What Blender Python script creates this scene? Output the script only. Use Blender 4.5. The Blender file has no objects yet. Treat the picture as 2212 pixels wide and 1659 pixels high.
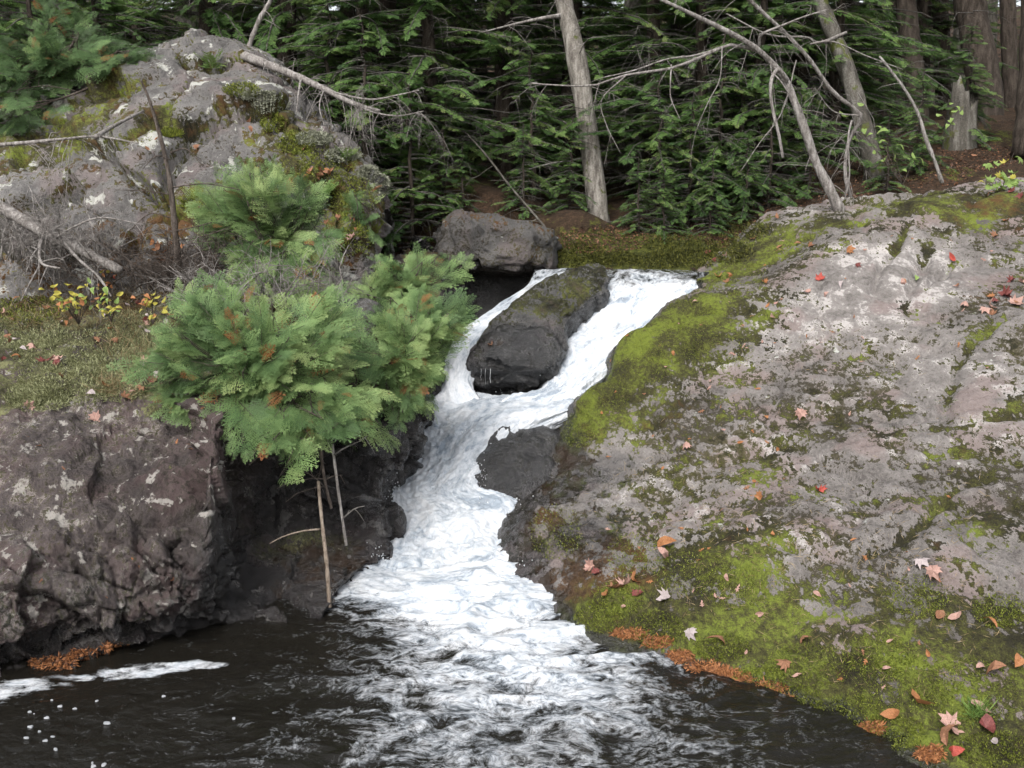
import bpy, bmesh, math, random
import numpy as np
from mathutils import Vector, Matrix
from mathutils.bvhtree import BVHTree

# ------------------------------------------------------------------ camera, sky, sun, exposure
scene = bpy.context.scene
CAM = np.array([0.0, 0.0, 2.5]); PITCH = math.radians(10.0)
PW, PH, PF = 2212.0, 1659.0, 2171.0          # pixel frame the photograph was measured in
cd = bpy.data.cameras.new('camera'); cam = bpy.data.objects.new('camera', cd)
scene.collection.objects.link(cam)
cam.location = CAM; cam.rotation_euler = (math.pi / 2 - PITCH, 0, 0)
cd.sensor_width = 36.0; cd.lens = 36.0 * PF / PW; cd.clip_start = 0.05; cd.clip_end = 600
scene.camera = cam

SUN_EL, SUN_AZ = math.radians(46), math.radians(200)   # azimuth clockwise from +Y
w = bpy.data.worlds.new('World'); scene.world = w; w.use_nodes = True
nt = w.node_tree; nt.nodes.clear()
sky = nt.nodes.new('ShaderNodeTexSky'); sky.sky_type = 'NISHITA'; sky.sun_disc = False
sky.sun_elevation = SUN_EL; sky.sun_rotation = SUN_AZ; sky.dust_density = 4.0; sky.air_density = 1.0
hs = nt.nodes.new('ShaderNodeHueSaturation'); hs.inputs['Saturation'].default_value = 0.24
bg = nt.nodes.new('ShaderNodeBackground'); bg.inputs['Strength'].default_value = 0.15
ow = nt.nodes.new('ShaderNodeOutputWorld')
nt.links.new(sky.outputs[0], hs.inputs['Color']); nt.links.new(hs.outputs[0], bg.inputs['Color'])
nt.links.new(bg.outputs[0], ow.inputs['Surface'])
sl = bpy.data.lights.new('sun', 'SUN'); sl.energy = 1.5; sl.angle = math.radians(25); sl.color = (1.0, 0.975, 0.95)
so = bpy.data.objects.new('sun', sl); scene.collection.objects.link(so)
sd = Vector((math.sin(SUN_AZ) * math.cos(SUN_EL), math.cos(SUN_AZ) * math.cos(SUN_EL), math.sin(SUN_EL)))
so.rotation_euler = sd.to_track_quat('Z', 'Y').to_euler(); so.location = (0, 0, 30)
scene.view_settings.view_transform = 'Standard'; scene.view_settings.look = 'None'
scene.view_settings.exposure = 0.8; scene.view_settings.gamma = 1.0
scene.cycles.use_adaptive_sampling = True; scene.cycles.adaptive_threshold = 0.03
scene.cycles.max_bounces = 4; scene.cycles.diffuse_bounces = 2; scene.cycles.glossy_bounces = 2
scene.cycles.transmission_bounces = 2; scene.cycles.transparent_max_bounces = 8

# ------------------------------------------------------------------ helpers
col = scene.collection
R = np.random.RandomState(7)
rnd = random.Random(11)
CP, SP = math.cos(PITCH), math.sin(PITCH)

def P(u, v, Y):
    """world point seen at photo pixel (u, v) when it stands Y metres in front of the camera"""
    dx = (u - PW / 2) / PF; dy = (PH / 2 - v) / PF
    t = Y / (dy * SP + CP)
    return np.array([dx * t, Y, CAM[2] + t * (dy * CP - SP)])

def PZ(u, v, z=0.0):
    dx = (u - PW / 2) / PF; dy = (PH / 2 - v) / PF
    t = (z - CAM[2]) / (dy * CP - SP)
    return np.array([dx * t, t * (dy * SP + CP), z])

def ray(u, v):
    dx = (u - PW / 2) / PF; dy = (PH / 2 - v) / PF
    return Vector((dx, dy * SP + CP, dy * CP - SP)).normalized()

_tab = np.random.RandomState(3).rand(8, 32, 32, 32).astype(np.float32)
def vnoise(p, seed=0):
    p = np.asarray(p, np.float64); i = np.floor(p).astype(np.int64); f = p - i
    f = f * f * f * (f * (f * 6 - 15) + 10); t = _tab[seed % 8]; o = (seed * 7) % 32
    x0, y0, z0 = (i[:, 0] + o) & 31, (i[:, 1] + o * 3) & 31, (i[:, 2] + o * 5) & 31
    x1, y1, z1 = (x0 + 1) & 31, (y0 + 1) & 31, (z0 + 1) & 31
    fx, fy, fz = f[:, 0], f[:, 1], f[:, 2]
    a = t[x0, y0, z0] * (1 - fx) + t[x1, y0, z0] * fx; b = t[x0, y1, z0] * (1 - fx) + t[x1, y1, z0] * fx
    c = t[x0, y0, z1] * (1 - fx) + t[x1, y0, z1] * fx; d = t[x0, y1, z1] * (1 - fx) + t[x1, y1, z1] * fx
    return (a * (1 - fy) + b * fy) * (1 - fz) + (c * (1 - fy) + d * fy) * fz
_rot = np.array([[0.36, 0.48, -0.8], [-0.8, 0.6, 0.0], [0.48, 0.64, 0.6]])
def fbm(p, scale=1.0, octs=4, gain=0.5, seed=0, ridge=False):
    p = np.asarray(p, np.float64) * scale; s = np.zeros(len(p)); a = 1.0; tot = 0
    for k in range(octs):
        n = vnoise(p, seed + k) * 2 - 1
        if ridge: n = 1 - 2 * np.abs(n)
        s += a * n; tot += a; a *= gain; p = (p @ _rot) * 2.03 + 11.7
    return s / tot                                   # about -1 .. 1
def worley(p, scale=1.0, seed=0):
    """F1, F2, per-cell random (n,3) and offset from the cell seed"""
    p = np.asarray(p, np.float64) * scale; c = np.floor(p).astype(np.int64)
    f1 = np.full(len(p), 9.0); f2 = np.full(len(p), 9.0); rv = np.zeros((len(p), 3)); off = np.zeros((len(p), 3))
    tabs = [_tab[(seed + k) % 8] for k in range(6)]
    for dx in (-1, 0, 1):
        for dy in (-1, 0, 1):
            for dz in (-1, 0, 1):
                q = c + (dx, dy, dz); h = (q[:, 0] & 31, q[:, 1] & 31, q[:, 2] & 31)
                s = q + np.stack([tabs[0][h], tabs[1][h], tabs[2][h]], 1)
                o = p - s; d = np.sqrt((o * o).sum(1)); n = d < f1
                f2 = np.where(n, f1, np.minimum(f2, d)); f1 = np.where(n, d, f1)
                off[n] = o[n]; rv[n] = np.stack([tabs[3][h], tabs[4][h], tabs[5][h]], 1)[n]
    return f1, f2, rv, off
def sstep(a, b, x):
    t = np.clip((x - a) / (b - a), 0, 1); return t * t * (3 - 2 * t)

def tps(ctrl, smooth=1e-3):
    c = np.array(ctrl, float); n = len(c); d = np.linalg.norm(c[:, None, :2] - c[None, :, :2], axis=2)
    K = np.where(d > 0, d * d * np.log(d + 1e-12), 0) + np.eye(n) * smooth
    Pm = np.c_[np.ones(n), c[:, :2]]; A = np.block([[K, Pm], [Pm.T, np.zeros((3, 3))]])
    sol = np.linalg.solve(A, np.r_[c[:, 2], 0, 0, 0])
    def f(x, y):
        x = np.asarray(x, float); y = np.asarray(y, float); sh = x.shape; x = x.ravel(); y = y.ravel()
        out = sol[n] + sol[n + 1] * x + sol[n + 2] * y
        for k in range(n):
            r2 = (x - c[k, 0]) ** 2 + (y - c[k, 1]) ** 2 + 1e-12
            out += sol[k] * 0.5 * r2 * np.log(r2)
        return out.reshape(sh)
    return f

def catmull(G, nu, nv):
    """bicubic Catmull-Rom through a control grid G (a, b, 3) -> (nu, nv, 3)"""
    G = np.array(G, float)
    def interp(A, n):
        m = len(A); t = np.linspace(0, m - 1 - 1e-9, n); i = t.astype(int); f = (t - i)
        B = np.concatenate([(2 * A[0] - A[1])[None], A, (2 * A[-1] - A[-2])[None]])
        f = f.reshape((-1,) + (1,) * (A.ndim - 1)); p0, p1, p2, p3 = B[i], B[i + 1], B[i + 2], B[i + 3]
        return 0.5 * (2 * p1 + (p2 - p0) * f + (2 * p0 - 5 * p1 + 4 * p2 - p3) * f ** 2 + (3 * p1 - p0 - 3 * p2 + p3) * f ** 3)
    A = interp(G, nu); return np.swapaxes(interp(np.swapaxes(A, 0, 1), nv), 0, 1)
def gridnormals(V):
    du = np.gradient(V, axis=0); dv = np.gradient(V, axis=1); n = np.cross(du, dv)
    return n / (np.linalg.norm(n, axis=2, keepdims=True) + 1e-12)
def gridfaces(nu, nv):
    i = np.arange(nu * nv).reshape(nu, nv)
    return np.stack([i[:-1, :-1], i[1:, :-1], i[1:, 1:], i[:-1, 1:]], -1).reshape(-1, 4)

class MB:
    """collects vertices and faces (triangles or quads) and links them as ONE mesh object"""
    def __init__(s): s.v = []; s.f3 = []; s.f4 = []; s.n = 0; s.at = {}
    def add(s, v, f, **at):
        v = np.asarray(v, float).reshape(-1, 3); f = np.asarray(f, np.int64)
        (s.f4 if f.shape[1] == 4 else s.f3).append(f + s.n); s.v.append(v); s.n += len(v)
        for k, a in at.items():
            s.at.setdefault(k, []).append(np.broadcast_to(np.asarray(a, float), (len(v),)))
        return s
    def build(s, name, mat, parent=None, smooth=True, origin=None, **at):
        v = np.concatenate(s.v)
        if origin is None:
            origin = np.array([(v[:, 0].min() + v[:, 0].max()) / 2, (v[:, 1].min() + v[:, 1].max()) / 2, v[:, 2].min()]) if parent is None else np.zeros(3)
        o = np.asarray(origin, float); v = v - o
        f4 = np.concatenate(s.f4) if s.f4 else np.zeros((0, 4), int); f3 = np.concatenate(s.f3) if s.f3 else np.zeros((0, 3), int)
        me = bpy.data.meshes.new(name); me.vertices.add(len(v)); me.vertices.foreach_set('co', v.astype(np.float32).ravel())
        loops = np.concatenate([f4.ravel(), f3.ravel()]).astype(np.int32); me.loops.add(len(loops)); me.loops.foreach_set('vertex_index', loops)
        st = np.concatenate([np.arange(len(f4)) * 4, len(f4) * 4 + np.arange(len(f3)) * 3]).astype(np.int32)
        me.polygons.add(len(st)); me.polygons.foreach_set('loop_start', st)
        me.update(calc_edges=True)
        if smooth: me.polygons.foreach_set('use_smooth', np.ones(len(st), bool))
        al = {k: np.concatenate(a) for k, a in s.at.items()}; al.update(at)
        for k, a in al.items():
            me.attributes.new(k, 'FLOAT', 'POINT').data.foreach_set('value', np.ascontiguousarray(a, np.float32).ravel())
        if mat: me.materials.append(mat)
        ob = bpy.data.objects.new(name, me); col.objects.link(ob)
        if parent is not None: ob.parent = parent
        else: ob.location = o
        return ob

def tag(o, label=None, cat=None, group=None, kind=None):
    if label: o['label'] = label
    if cat: o['category'] = cat
    if group: o['group'] = group
    if kind: o['kind'] = kind
    return o
def empty(name, loc, label=None, cat=None, group=None, kind=None):
    o = bpy.data.objects.new(name, None); col.objects.link(o); o.location = loc; o.empty_display_size = 0.1
    return tag(o, label, cat, group, kind)
def copy_tree(o, parent=None):
    c = o.copy(); col.objects.link(c); c.parent = parent
    for ch in list(o.children): copy_tree(ch, c)
    return c

def spline(pts, n):
    return catmull(np.array(pts, float)[:, None, :].repeat(2, 1), n, 2)[:, 0]
def tube(mb, pts, rad, sides=6, **at):
    pts = np.asarray(pts, float); n = len(pts); rad = np.broadcast_to(np.asarray(rad, float), (n,))
    t = np.gradient(pts, axis=0); t /= np.linalg.norm(t, axis=1, keepdims=True) + 1e-9
    ref = np.array([0.31, 0.17, 0.93]) if abs(t[0][2]) < 0.8 else np.array([0.93, 0.3, 0.2])
    a = np.cross(t, ref); a /= np.linalg.norm(a, axis=1, keepdims=True) + 1e-9; b = np.cross(t, a)
    th = np.linspace(0, 2 * math.pi, sides, endpoint=False)
    V = pts[:, None] + rad[:, None, None] * (np.cos(th)[None, :, None] * a[:, None] + np.sin(th)[None, :, None] * b[:, None])
    i = np.arange(n * sides).reshape(n, sides); j = np.roll(i, -1, 1)
    F = np.stack([i[:-1], j[:-1], j[1:], i[1:]], -1).reshape(-1, 4)
    V = np.concatenate([V.reshape(-1, 3), pts[-1:] + t[-1:] * rad[-1] * 0.5, pts[:1] - t[:1] * rad[0] * 0.3])
    base = mb.n; mb.add(V, F, **at)
    k = n * sides
    cap = [[i[-1][q], i[-1][(q + 1) % sides], k] for q in range(sides)] + [[i[0][(q + 1) % sides], i[0][q], k + 1] for q in range(sides)]
    mb.f3.append(np.array(cap) + base)

# ------------------------------------------------------------------ node helpers
class NT:
    def __init__(s, name):
        s.m = bpy.data.materials.new(name); s.m.use_nodes = True; s.t = s.m.node_tree; s.t.nodes.clear(); s._p = None
        s.out = s.t.nodes.new('ShaderNodeOutputMaterial')
    def n(s, ty, **kw):
        nd = s.t.nodes.new('ShaderNode' + ty)
        for k, v in kw.items(): setattr(nd, k, v)
        return nd
    def put(s, sock, v):
        if isinstance(v, bpy.types.NodeSocket): s.t.links.new(v, sock)
        elif v is not None:
            if isinstance(v, (tuple, list)) and len(v) == 3 and sock.type == 'RGBA': v = tuple(v) + (1,)
            sock.default_value = v
    def pos(s):
        if s._p is None: s._p = s.n('TexCoord').outputs['Object']
        return s._p
    def map(s, scale=(1, 1, 1), rot=(0, 0, 0), vec=None):
        m = s.n('Mapping'); s.put(m.inputs['Vector'], vec or s.pos()); m.inputs['Scale'].default_value = scale; m.inputs['Rotation'].default_value = rot
        return m.outputs[0]
    def noise(s, scale, detail=4, rough=0.55, dist=0.0, vec=None):
        m = s.n('TexNoise'); s.put(m.inputs['Vector'], vec or s.pos()); m.inputs['Scale'].default_value = scale
        m.inputs['Detail'].default_value = detail; m.inputs['Roughness'].default_value = rough; m.inputs['Distortion'].default_value = dist
        return m.outputs[0]
    def vor(s, scale, feat='F1', vec=None, out=0):
        m = s.n('TexVoronoi', feature=feat); s.put(m.inputs['Vector'], vec or s.pos()); m.inputs['Scale'].default_value = scale
        return m.outputs[out]
    def math(s, op, a, b=None, clamp=False):
        m = s.n('Math', operation=op, use_clamp=clamp); s.put(m.inputs[0], a)
        if b is not None: s.put(m.inputs[1], b)
        return m.outputs[0]
    def step(s, a, b, x):
        m = s.n('MapRange', interpolation_type='SMOOTHSTEP'); s.put(m.inputs[0], x); s.put(m.inputs[1], a); s.put(m.inputs[2], b)
        return m.outputs[0]
    def ramp(s, fac, stops):
        m = s.n('ValToRGB'); s.put(m.inputs[0], fac); e = m.color_ramp.elements
        while len(e) < len(stops): e.new(0.5)
        for k, (p, c) in enumerate(stops): e[k].position = p; e[k].color = tuple(c) + (1,)
        return m.outputs[0]
    def mix(s, fac, a, b):
        m = s.n('Mix', data_type='RGBA'); s.put(m.inputs[0], fac); s.put(m.inputs[6], a); s.put(m.inputs[7], b)
        return m.outputs[2]
    def attr(s, name):
        return s.n('Attribute', attribute_name=name).outputs['Fac']
    def bump(s, h, strength=0.5, dist=0.02):
        m = s.n('Bump'); s.put(m.inputs['Height'], h); m.inputs['Strength'].default_value = strength; m.inputs['Distance'].default_value = dist
        return m.outputs[0]
    def bsdf(s, color, rough=0.8, normal=None, spec=0.4, **kw):
        b = s.n('BsdfPrincipled'); s.put(b.inputs['Base Color'], color); s.put(b.inputs['Roughness'], rough)
        s.put(b.inputs['Specular IOR Level'], spec); s.put(b.inputs['Normal'], normal)
        for k, v in kw.items(): s.put(b.inputs[k.replace('_', ' ')], v)
        return b.outputs[0]
    def done(s, sh):
        s.t.links.new(sh, s.out.inputs['Surface']); return s.m

def rock_material(name, cols, crust=0.5, lichen=0.5, mosscols=None, crustcol=(0.035, 0.03, 0.022), lichcol=(0.5, 0.51, 0.47), fine=1.0, lightcol=None, stretch=(1, .55, 1), rot=(0, 0, .6), mossgain=1.0):
    """cols = dark, mid, light stone; attributes moss, wet, rust ride on the mesh"""
    m = NT(name); sv = m.map(stretch, rot)
    C = lambda n, g: m.math('MULTIPLY', m.math('SUBTRACT', n, 0.5), g)
    S = lambda *x: x[0] if len(x) == 1 else m.math('ADD', x[0], S(*x[1:]))
    n1 = m.noise(0.9, 4, 0.6); n2 = m.noise(6.5 * fine, 6, 0.66, vec=sv); n3 = m.noise(32 * fine, 4, 0.65, vec=sv); n4 = m.noise(110 * fine, 3, 0.6)
    c = m.ramp(S(C(n1, 1.0), C(n2, 1.3), C(n3, .7), C(n4, .5), 0.5), [(0.15, cols[0]), (0.5, cols[1]), (0.85, cols[2])])
    pink = m.step(0.5, 0.62, m.noise(1.9, 3, 0.5)); c = m.mix(m.math('MULTIPLY', pink, 0.4), c, (cols[1][0] * 1.2, cols[1][1] * 0.93, cols[1][2] * 0.93))
    if lightcol: c = m.mix(m.math('MULTIPLY', m.step(.08, .26, S(C(n2, 2.2), C(n1, 1.2), C(n3, 1.0))), .8), c, lightcol)
    c = m.mix(m.math('MULTIPLY', m.step(0.0, 0.16, S(C(n3, 3.6), C(n2, 2.6), C(n4, 1.6), m.math('MULTIPLY', m.attr('rough'), .95), (crust - .75))), 0.92), c, m.mix(m.step(-.1, .15, C(n1, 1.0)), crustcol, (crustcol[0] * 1.7, crustcol[1] * 1.75, crustcol[2] * 1.1)))
    c = m.mix(m.math('MULTIPLY', m.step(0.0, 0.12, S(C(m.noise(5 * fine, 3, 0.55, 0.3), 2.4), C(n3, .8), (lichen - .85))), 0.85), c, lichcol)
    mc = mosscols or [(0.018, 0.016, 0.007), (0.052, 0.05, 0.014), (0.135, 0.165, 0.023)]
    mcol = m.ramp(S(C(m.noise(2.6, 4, 0.6), 2.6), C(n3, 1.5), C(n4, 1.2), m.math('MULTIPLY', m.attr('moss'), .35), 0.20), [(0.1, mc[0]), (0.5, mc[1]), (0.95, mc[2])])
    mcol = m.mix(m.step(0.25, 0.85, S(m.attr('rust'), C(n2, 2.2))), mcol, (0.085, 0.042, 0.015))
    mm = m.step(0.40, 0.60, S(m.attr('moss'), C(n2, 2.6 * mossgain), C(n3, 1.9 * mossgain), C(n1, .7))); c = m.mix(mm, c, mcol)
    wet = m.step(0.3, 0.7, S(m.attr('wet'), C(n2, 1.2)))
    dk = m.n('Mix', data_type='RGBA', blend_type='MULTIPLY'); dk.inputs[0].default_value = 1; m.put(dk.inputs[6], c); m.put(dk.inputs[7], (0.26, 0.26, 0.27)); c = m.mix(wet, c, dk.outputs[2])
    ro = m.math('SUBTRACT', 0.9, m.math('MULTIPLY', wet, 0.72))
    h = S(n2, m.math('MULTIPLY', n3, 0.5), m.math('MULTIPLY', n4, 0.22))
    return m.done(m.bsdf(c, ro, m.bump(h, 0.85, 0.06), m.math('ADD', .3, m.math('MULTIPLY', wet, .5))))

def bark_material(name, c0, c1, c2, scale=18, moss=0.0):
    m = NT(name); n = m.noise(scale, 6, 0.65, vec=m.map((1, 1, 0.22))); n2 = m.noise(4, 4, 0.6); n3 = m.noise(60, 3, 0.6)
    c = m.ramp(m.math('ADD', m.math('MULTIPLY', n, 0.7), m.math('MULTIPLY', n3, 0.3)), [(0.38, c0), (0.5, c1), (0.64, c2)])
    if moss: c = m.mix(m.step(0.62 - moss * 0.2, 0.68 - moss * 0.2, n2), c, (0.07, 0.08, 0.02))
    return m.done(m.bsdf(c, 0.9, m.bump(n, 0.8, 0.04), 0.25))

def foliage_material(name, stops, trans=0.3):
    m = NT(name); c = m.ramp(m.math('ADD', m.attr('tint'), m.math('MULTIPLY', m.math('SUBTRACT', m.noise(2.2, 3), 0.5), 0.5)), stops)
    d = m.bsdf(c, 0.6, None, 0.3); tr = m.n('BsdfTranslucent'); m.put(tr.inputs[0], c)
    mx = m.n('MixShader'); mx.inputs[0].default_value = trans; m.t.links.new(d, mx.inputs[1]); m.t.links.new(tr.outputs[0], mx.inputs[2])
    return m.done(mx.outputs[0])

def plain(name, c0, c1, scale=30, rough=0.8, trans=0.0):
    m = NT(name); c = m.ramp(m.noise(scale, 4), [(0.35, c0), (0.65, c1)])
    d = m.bsdf(c, rough, None, 0.3)
    if trans:
        tr = m.n('BsdfTranslucent'); m.put(tr.inputs[0], c); mx = m.n('MixShader'); mx.inputs[0].default_value = trans
        m.t.links.new(d, mx.inputs[1]); m.t.links.new(tr.outputs[0], mx.inputs[2]); d = mx.outputs[0]
    return m.done(d)
# ------------------------------------------------------------------ materials
M = {}
M['slope'] = rock_material('mossy_granite', [(0.09, 0.08, 0.073), (0.21, 0.192, 0.18), (0.31, 0.29, 0.275)], crust=0.25, lichen=0.35, lightcol=(0.45, 0.42, 0.4), crustcol=(0.034, 0.028, 0.016))
M['cliff'] = rock_material('dark_cliff_stone', [(0.027, 0.022, 0.021), (0.084, 0.069, 0.066), (0.195, 0.165, 0.157)], crust=0.64, lichen=0.6, lichcol=(0.34, 0.32, 0.29), stretch=(1, 1, .6), rot=(0, .7, 0), mosscols=[(0.028, 0.026, 0.012), (0.085, 0.085, 0.035), (0.2, 0.2, 0.095)], fine=1.5, lightcol=(0.27, 0.235, 0.22))
M['outcrop'] = rock_material('grey_outcrop_stone', [(0.06, 0.056, 0.053), (0.14, 0.133, 0.128), (0.23, 0.22, 0.21)], crust=0.5, lichen=0.64, fine=0.7, lichcol=(0.42, 0.42, 0.38), stretch=(1, 1, 1), rot=(0, .5, 0), mossgain=.9)
M['wetrock'] = rock_material('wet_black_stone', [(0.035, 0.034, 0.033), (0.1, 0.097, 0.094), (0.24, 0.232, 0.226)], crust=0.55, lightcol=(0.27, 0.265, 0.26), lichen=0.0, mosscols=[(0.012, 0.012, 0.006), (0.03, 0.03, 0.01), (0.08, 0.085, 0.018)])
M['boulder'] = rock_material('grey_boulder_stone', [(0.05, 0.048, 0.046), (0.105, 0.1, 0.096), (0.19, 0.183, 0.176)], crust=0.66, lichen=0.4)

def ground_material():
    m = NT('forest_floor'); n1 = m.noise(0.9, 5, 0.6); n2 = m.noise(9, 6, 0.7); n3 = m.noise(45, 4, 0.7)
    lit = m.ramp(m.math('ADD', m.math('MULTIPLY', n2, 0.5), m.math('MULTIPLY', n3, 0.5)), [(0.36, (0.012, 0.009, 0.006)), (0.5, (0.04, 0.025, 0.015)), (0.64, (0.10, 0.058, 0.036))])
    mos = m.ramp(m.math('ADD', m.math('MULTIPLY', n2, 0.5), m.math('MULTIPLY', n3, 0.5)), [(0.38, (0.02, 0.022, 0.006)), (0.5, (0.05, 0.056, 0.011)), (0.64, (0.12, 0.125, 0.022))])
    mv = m.step(0.4, 0.7, m.math('ADD', m.attr('moss'), m.math('ADD', m.math('MULTIPLY', m.math('SUBTRACT', n1, 0.5), 1.2), m.math('MULTIPLY', m.math('SUBTRACT', n2, 0.5), 1.8))))
    c = m.mix(mv, lit, mos); c = m.mix(m.attr('wet'), c, (0.012, 0.011, 0.01))
    return m.done(m.bsdf(c, 0.9, m.bump(m.math('ADD', n2, n3), 0.8, 0.05), 0.2))
M['ground'] = ground_material()

# ------------------------------------------------------------------ ground sheet
SL = [PZ(1085, 1190), PZ(1120, 1250), PZ(1175, 1285), PZ(1232, 1345), PZ(1300, 1385), PZ(1480, 1440), PZ(1700, 1503), PZ(1900, 1592), PZ(2010, 1659), PZ(2170, 1760), PZ(2400, 1900)]
G = [(-5, 9, 0.9), (-8, 6, 1.0), (-3, 8, 0.2), (-2.5, 4, -0.7), (0, 5, -0.8), (0, 3, -0.7), (2, 6, -0.5), (0, 7.5, -0.5), (0, 0, 0.6), (-4, 0, 0.8), (4, 0, 0.7), (4, 4, 0.1), (4, 7, 0.6), (6, 6, 0.9), (6, 9, 1.6),
     (1, 9, 0.2), (0.3, 10, 0.5), (1.3, 11, 1.2), (0.3, 11.6, 0.95), (2.3, 12.35, 1.95), (-0.5, 11.5, 0.9), (-0.3, 12.5, 1.2), (0.6, 12.6, 2.08), (1.2, 12.5, 2.02), (1.6, 12.6, 1.98), (3.2, 13, 2.36), (5, 13.2, 2.85), (7, 12, 2.7), (8, 14.5, 3.6),
     (-.25, 13.1, 2.5), (0.2, 13.4, 2.35), (-2, 13, 2.2), (-4, 13, 2.6), (-4, 17, 3.4), (-10, 14, 4.2), (0, 20, 3.0), (6, 20, 3.9), (12, 18, 4.6), (0, 30, 4.6), (15, 28, 5.6), (-15, 25, 6), (-15, 5, 2), (15, 5, 3), (15, -10, 2), (-15, -10, 2),
     (0, 50, 9.5), (30, 50, 11), (-30, 50, 11), (60, 30, 8), (-60, 30, 8), (0, 100, 20), (-100, 100, 22), (100, 100, 22), (-100, -60, 3), (100, -60, 3), (0, -60, 2), (50, 0, 4), (-50, 0, 4)]
groundf = tps(G, 5e-3)
def axis(lo, hi, core0, core1, d):
    a = [core0]
    s = d
    while a[-1] < core1: a.append(a[-1] + d)
    while a[-1] < hi: s *= 1.16; a.append(a[-1] + s)
    s = d; b = []; x = core0
    while x > lo: s *= 1.16; x -= s; b.append(x)
    return np.array(b[::-1] + a)
gx, gy = np.meshgrid(axis(-130, 130, -5, 9, 0.07), axis(-80, 170, 10.6, 19, 0.07), indexing='ij')
def ground_z(x, y):
    x = np.asarray(x, float); y = np.asarray(y, float); q = np.stack([x.ravel(), y.ravel(), np.zeros(x.size)], 1)
    z = groundf(x, y).ravel() + sum(h * np.exp(-((q[:, 0] - px_) ** 2 + (q[:, 1] - py_) ** 2) / r_ ** 2) for px_, py_, r_, h in ((.9, 12.75, .42, .22), (1.75, 12.6, .35, .14), (2.35, 12.5, .4, .12), (.3, 13.2, .5, .2), (3.4, 12.9, .5, .15))) + fbm(q, 0.5, 3, seed=2) * 0.18 * sstep(11.5, 15, q[:, 1]) + fbm(q, 2.2, 4, seed=4) * 0.055 + fbm(q, 0.08, 2, seed=1) * 1.5 * sstep(25, 60, q[:, 1])
    return z.reshape(x.shape)
gz = ground_z(gx, gy)
gv = np.stack([gx, gy, gz], -1)
q = gv.reshape(-1, 3)
gm = np.clip(1.0 - 0.6 * np.hypot((q[:, 0] - 1.9) / 1.4, (q[:, 1] - 12.35) / 0.5), 0, 1) * .75 + 0.2 + .5 * fbm(q, 1.6, 4, seed=6)
gw = sstep(1.75, 1.5, q[:, 2]) * sstep(2.4, 1.9, q[:, 0]) * (q[:, 1] < 13.5)
gw[(q[:, 1] < 8)] = 1 * sstep(0.3, 0.0, q[(q[:, 1] < 8), 2])
go = MB().add(q, gridfaces(*gx.shape)).build('ground', M['ground'], origin=(0, 0, 0), moss=gm, wet=gw)
tag(go, kind='structure')

# ------------------------------------------------------------------ right bank: one sloping ledge of granite
def away(p, d, z):                         # a point off the waterline, under water
    return (p[0] - d, p[1] - 0.5 * d, z)
RC = [tuple(p) for p in SL] + [away(p, 0.35, -0.4) for p in SL]
RC += [tuple(P(*a)) for a in [(1115, 1100, 7.65), (1150, 1030, 8.05), (1190, 940, 8.55), (1242, 868, 9.0), (1300, 802, 9.45), (1400, 705, 10.15), (1490, 615, 10.9), (1545, 588, 11.3),
      (1545, 560, 11.9), (1620, 520, 12.3), (1400, 1000, 7.65), (1700, 900, 7.75), (1500, 780, 8.9), (1700, 700, 9.0), (1600, 620, 10.2), (1700, 560, 10.5), (1790, 530, 10.05), (1850, 492, 10.3), (1960, 470, 10.2), (2000, 620, 9.0),
      (2110, 480, 10.1), (2212, 385, 11.2), (2000, 850, 7.45), (2212, 700, 7.8), (2212, 900, 6.7), (1400, 1200, 6.2), (1250, 1150, 6.9), (1700, 1200, 5.8), (1700, 1350, 5.3), (2000, 1200, 5.6),
      (2000, 1450, 4.75), (2212, 1350, 4.9), (2212, 1150, 5.6), (2212, 1600, 4.2), (1700, 1050, 6.7), (2000, 1020, 6.5), (2600, 1000, 6.3), (1550, 1100, 6.75), (2600, 500, 9.5), (1480, 1330, 5.5), (2212, 432, 10.2), (2320, 395, 10.7)]]
RC += [(6.2, 6, 1.7), (7, 9, 2.5), (7.5, 12, 3.0), (5, 4, 1.1), (3.6, 3, 0.6), (5.5, 12.3, 2.75), (4, 12, 2.5), (2.9, 12.2, 2.3)]
RC += [(1.45, 11.0, 1.35), (1.15, 10.2, 0.85), (0.75, 9.4, 0.55), (0.1, 8.7, 0.35), (-0.4, 8.1, 0.1), (-0.6, 7.4, -0.3), (-0.5, 9.5, 0.4), (-0.1, 10.3, 0.55), (0.2, 11.2, 0.9), (-0.6, 6.6, -0.6), (0.8, 12.4, 1.5), (1.6, 12.2, 1.6)]
slopef = tps(RC, 4e-3)
sx, sy = np.meshgrid(np.arange(-0.9, 6.6, 0.021), np.arange(3.1, 12.9, 0.021), indexing='ij')
sz = slopef(sx, sy)
q = np.stack([sx, sy, sz], -1).reshape(-1, 3)
def splat(pts, q):
    """sum of soft round patches (pixel u, v, radius in m, weight) laid on the slope"""
    out = np.zeros(len(q)); sv = Vector(CAM)
    for (u, v, r, wt) in pts:
        d = ray(u, v); t = 3.0
        while t < 16:
            p = CAM + np.array(d) * t
            if slopef(p[0], p[1]) > p[2]: break
            t += 0.03
        out += wt * np.exp(-((q[:, 0] - p[0]) ** 2 + (q[:, 1] - p[1]) ** 2) / (r * r * 1.7))
    return out
rel = fbm(q, 1.3, 3, seed=1)
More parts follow.
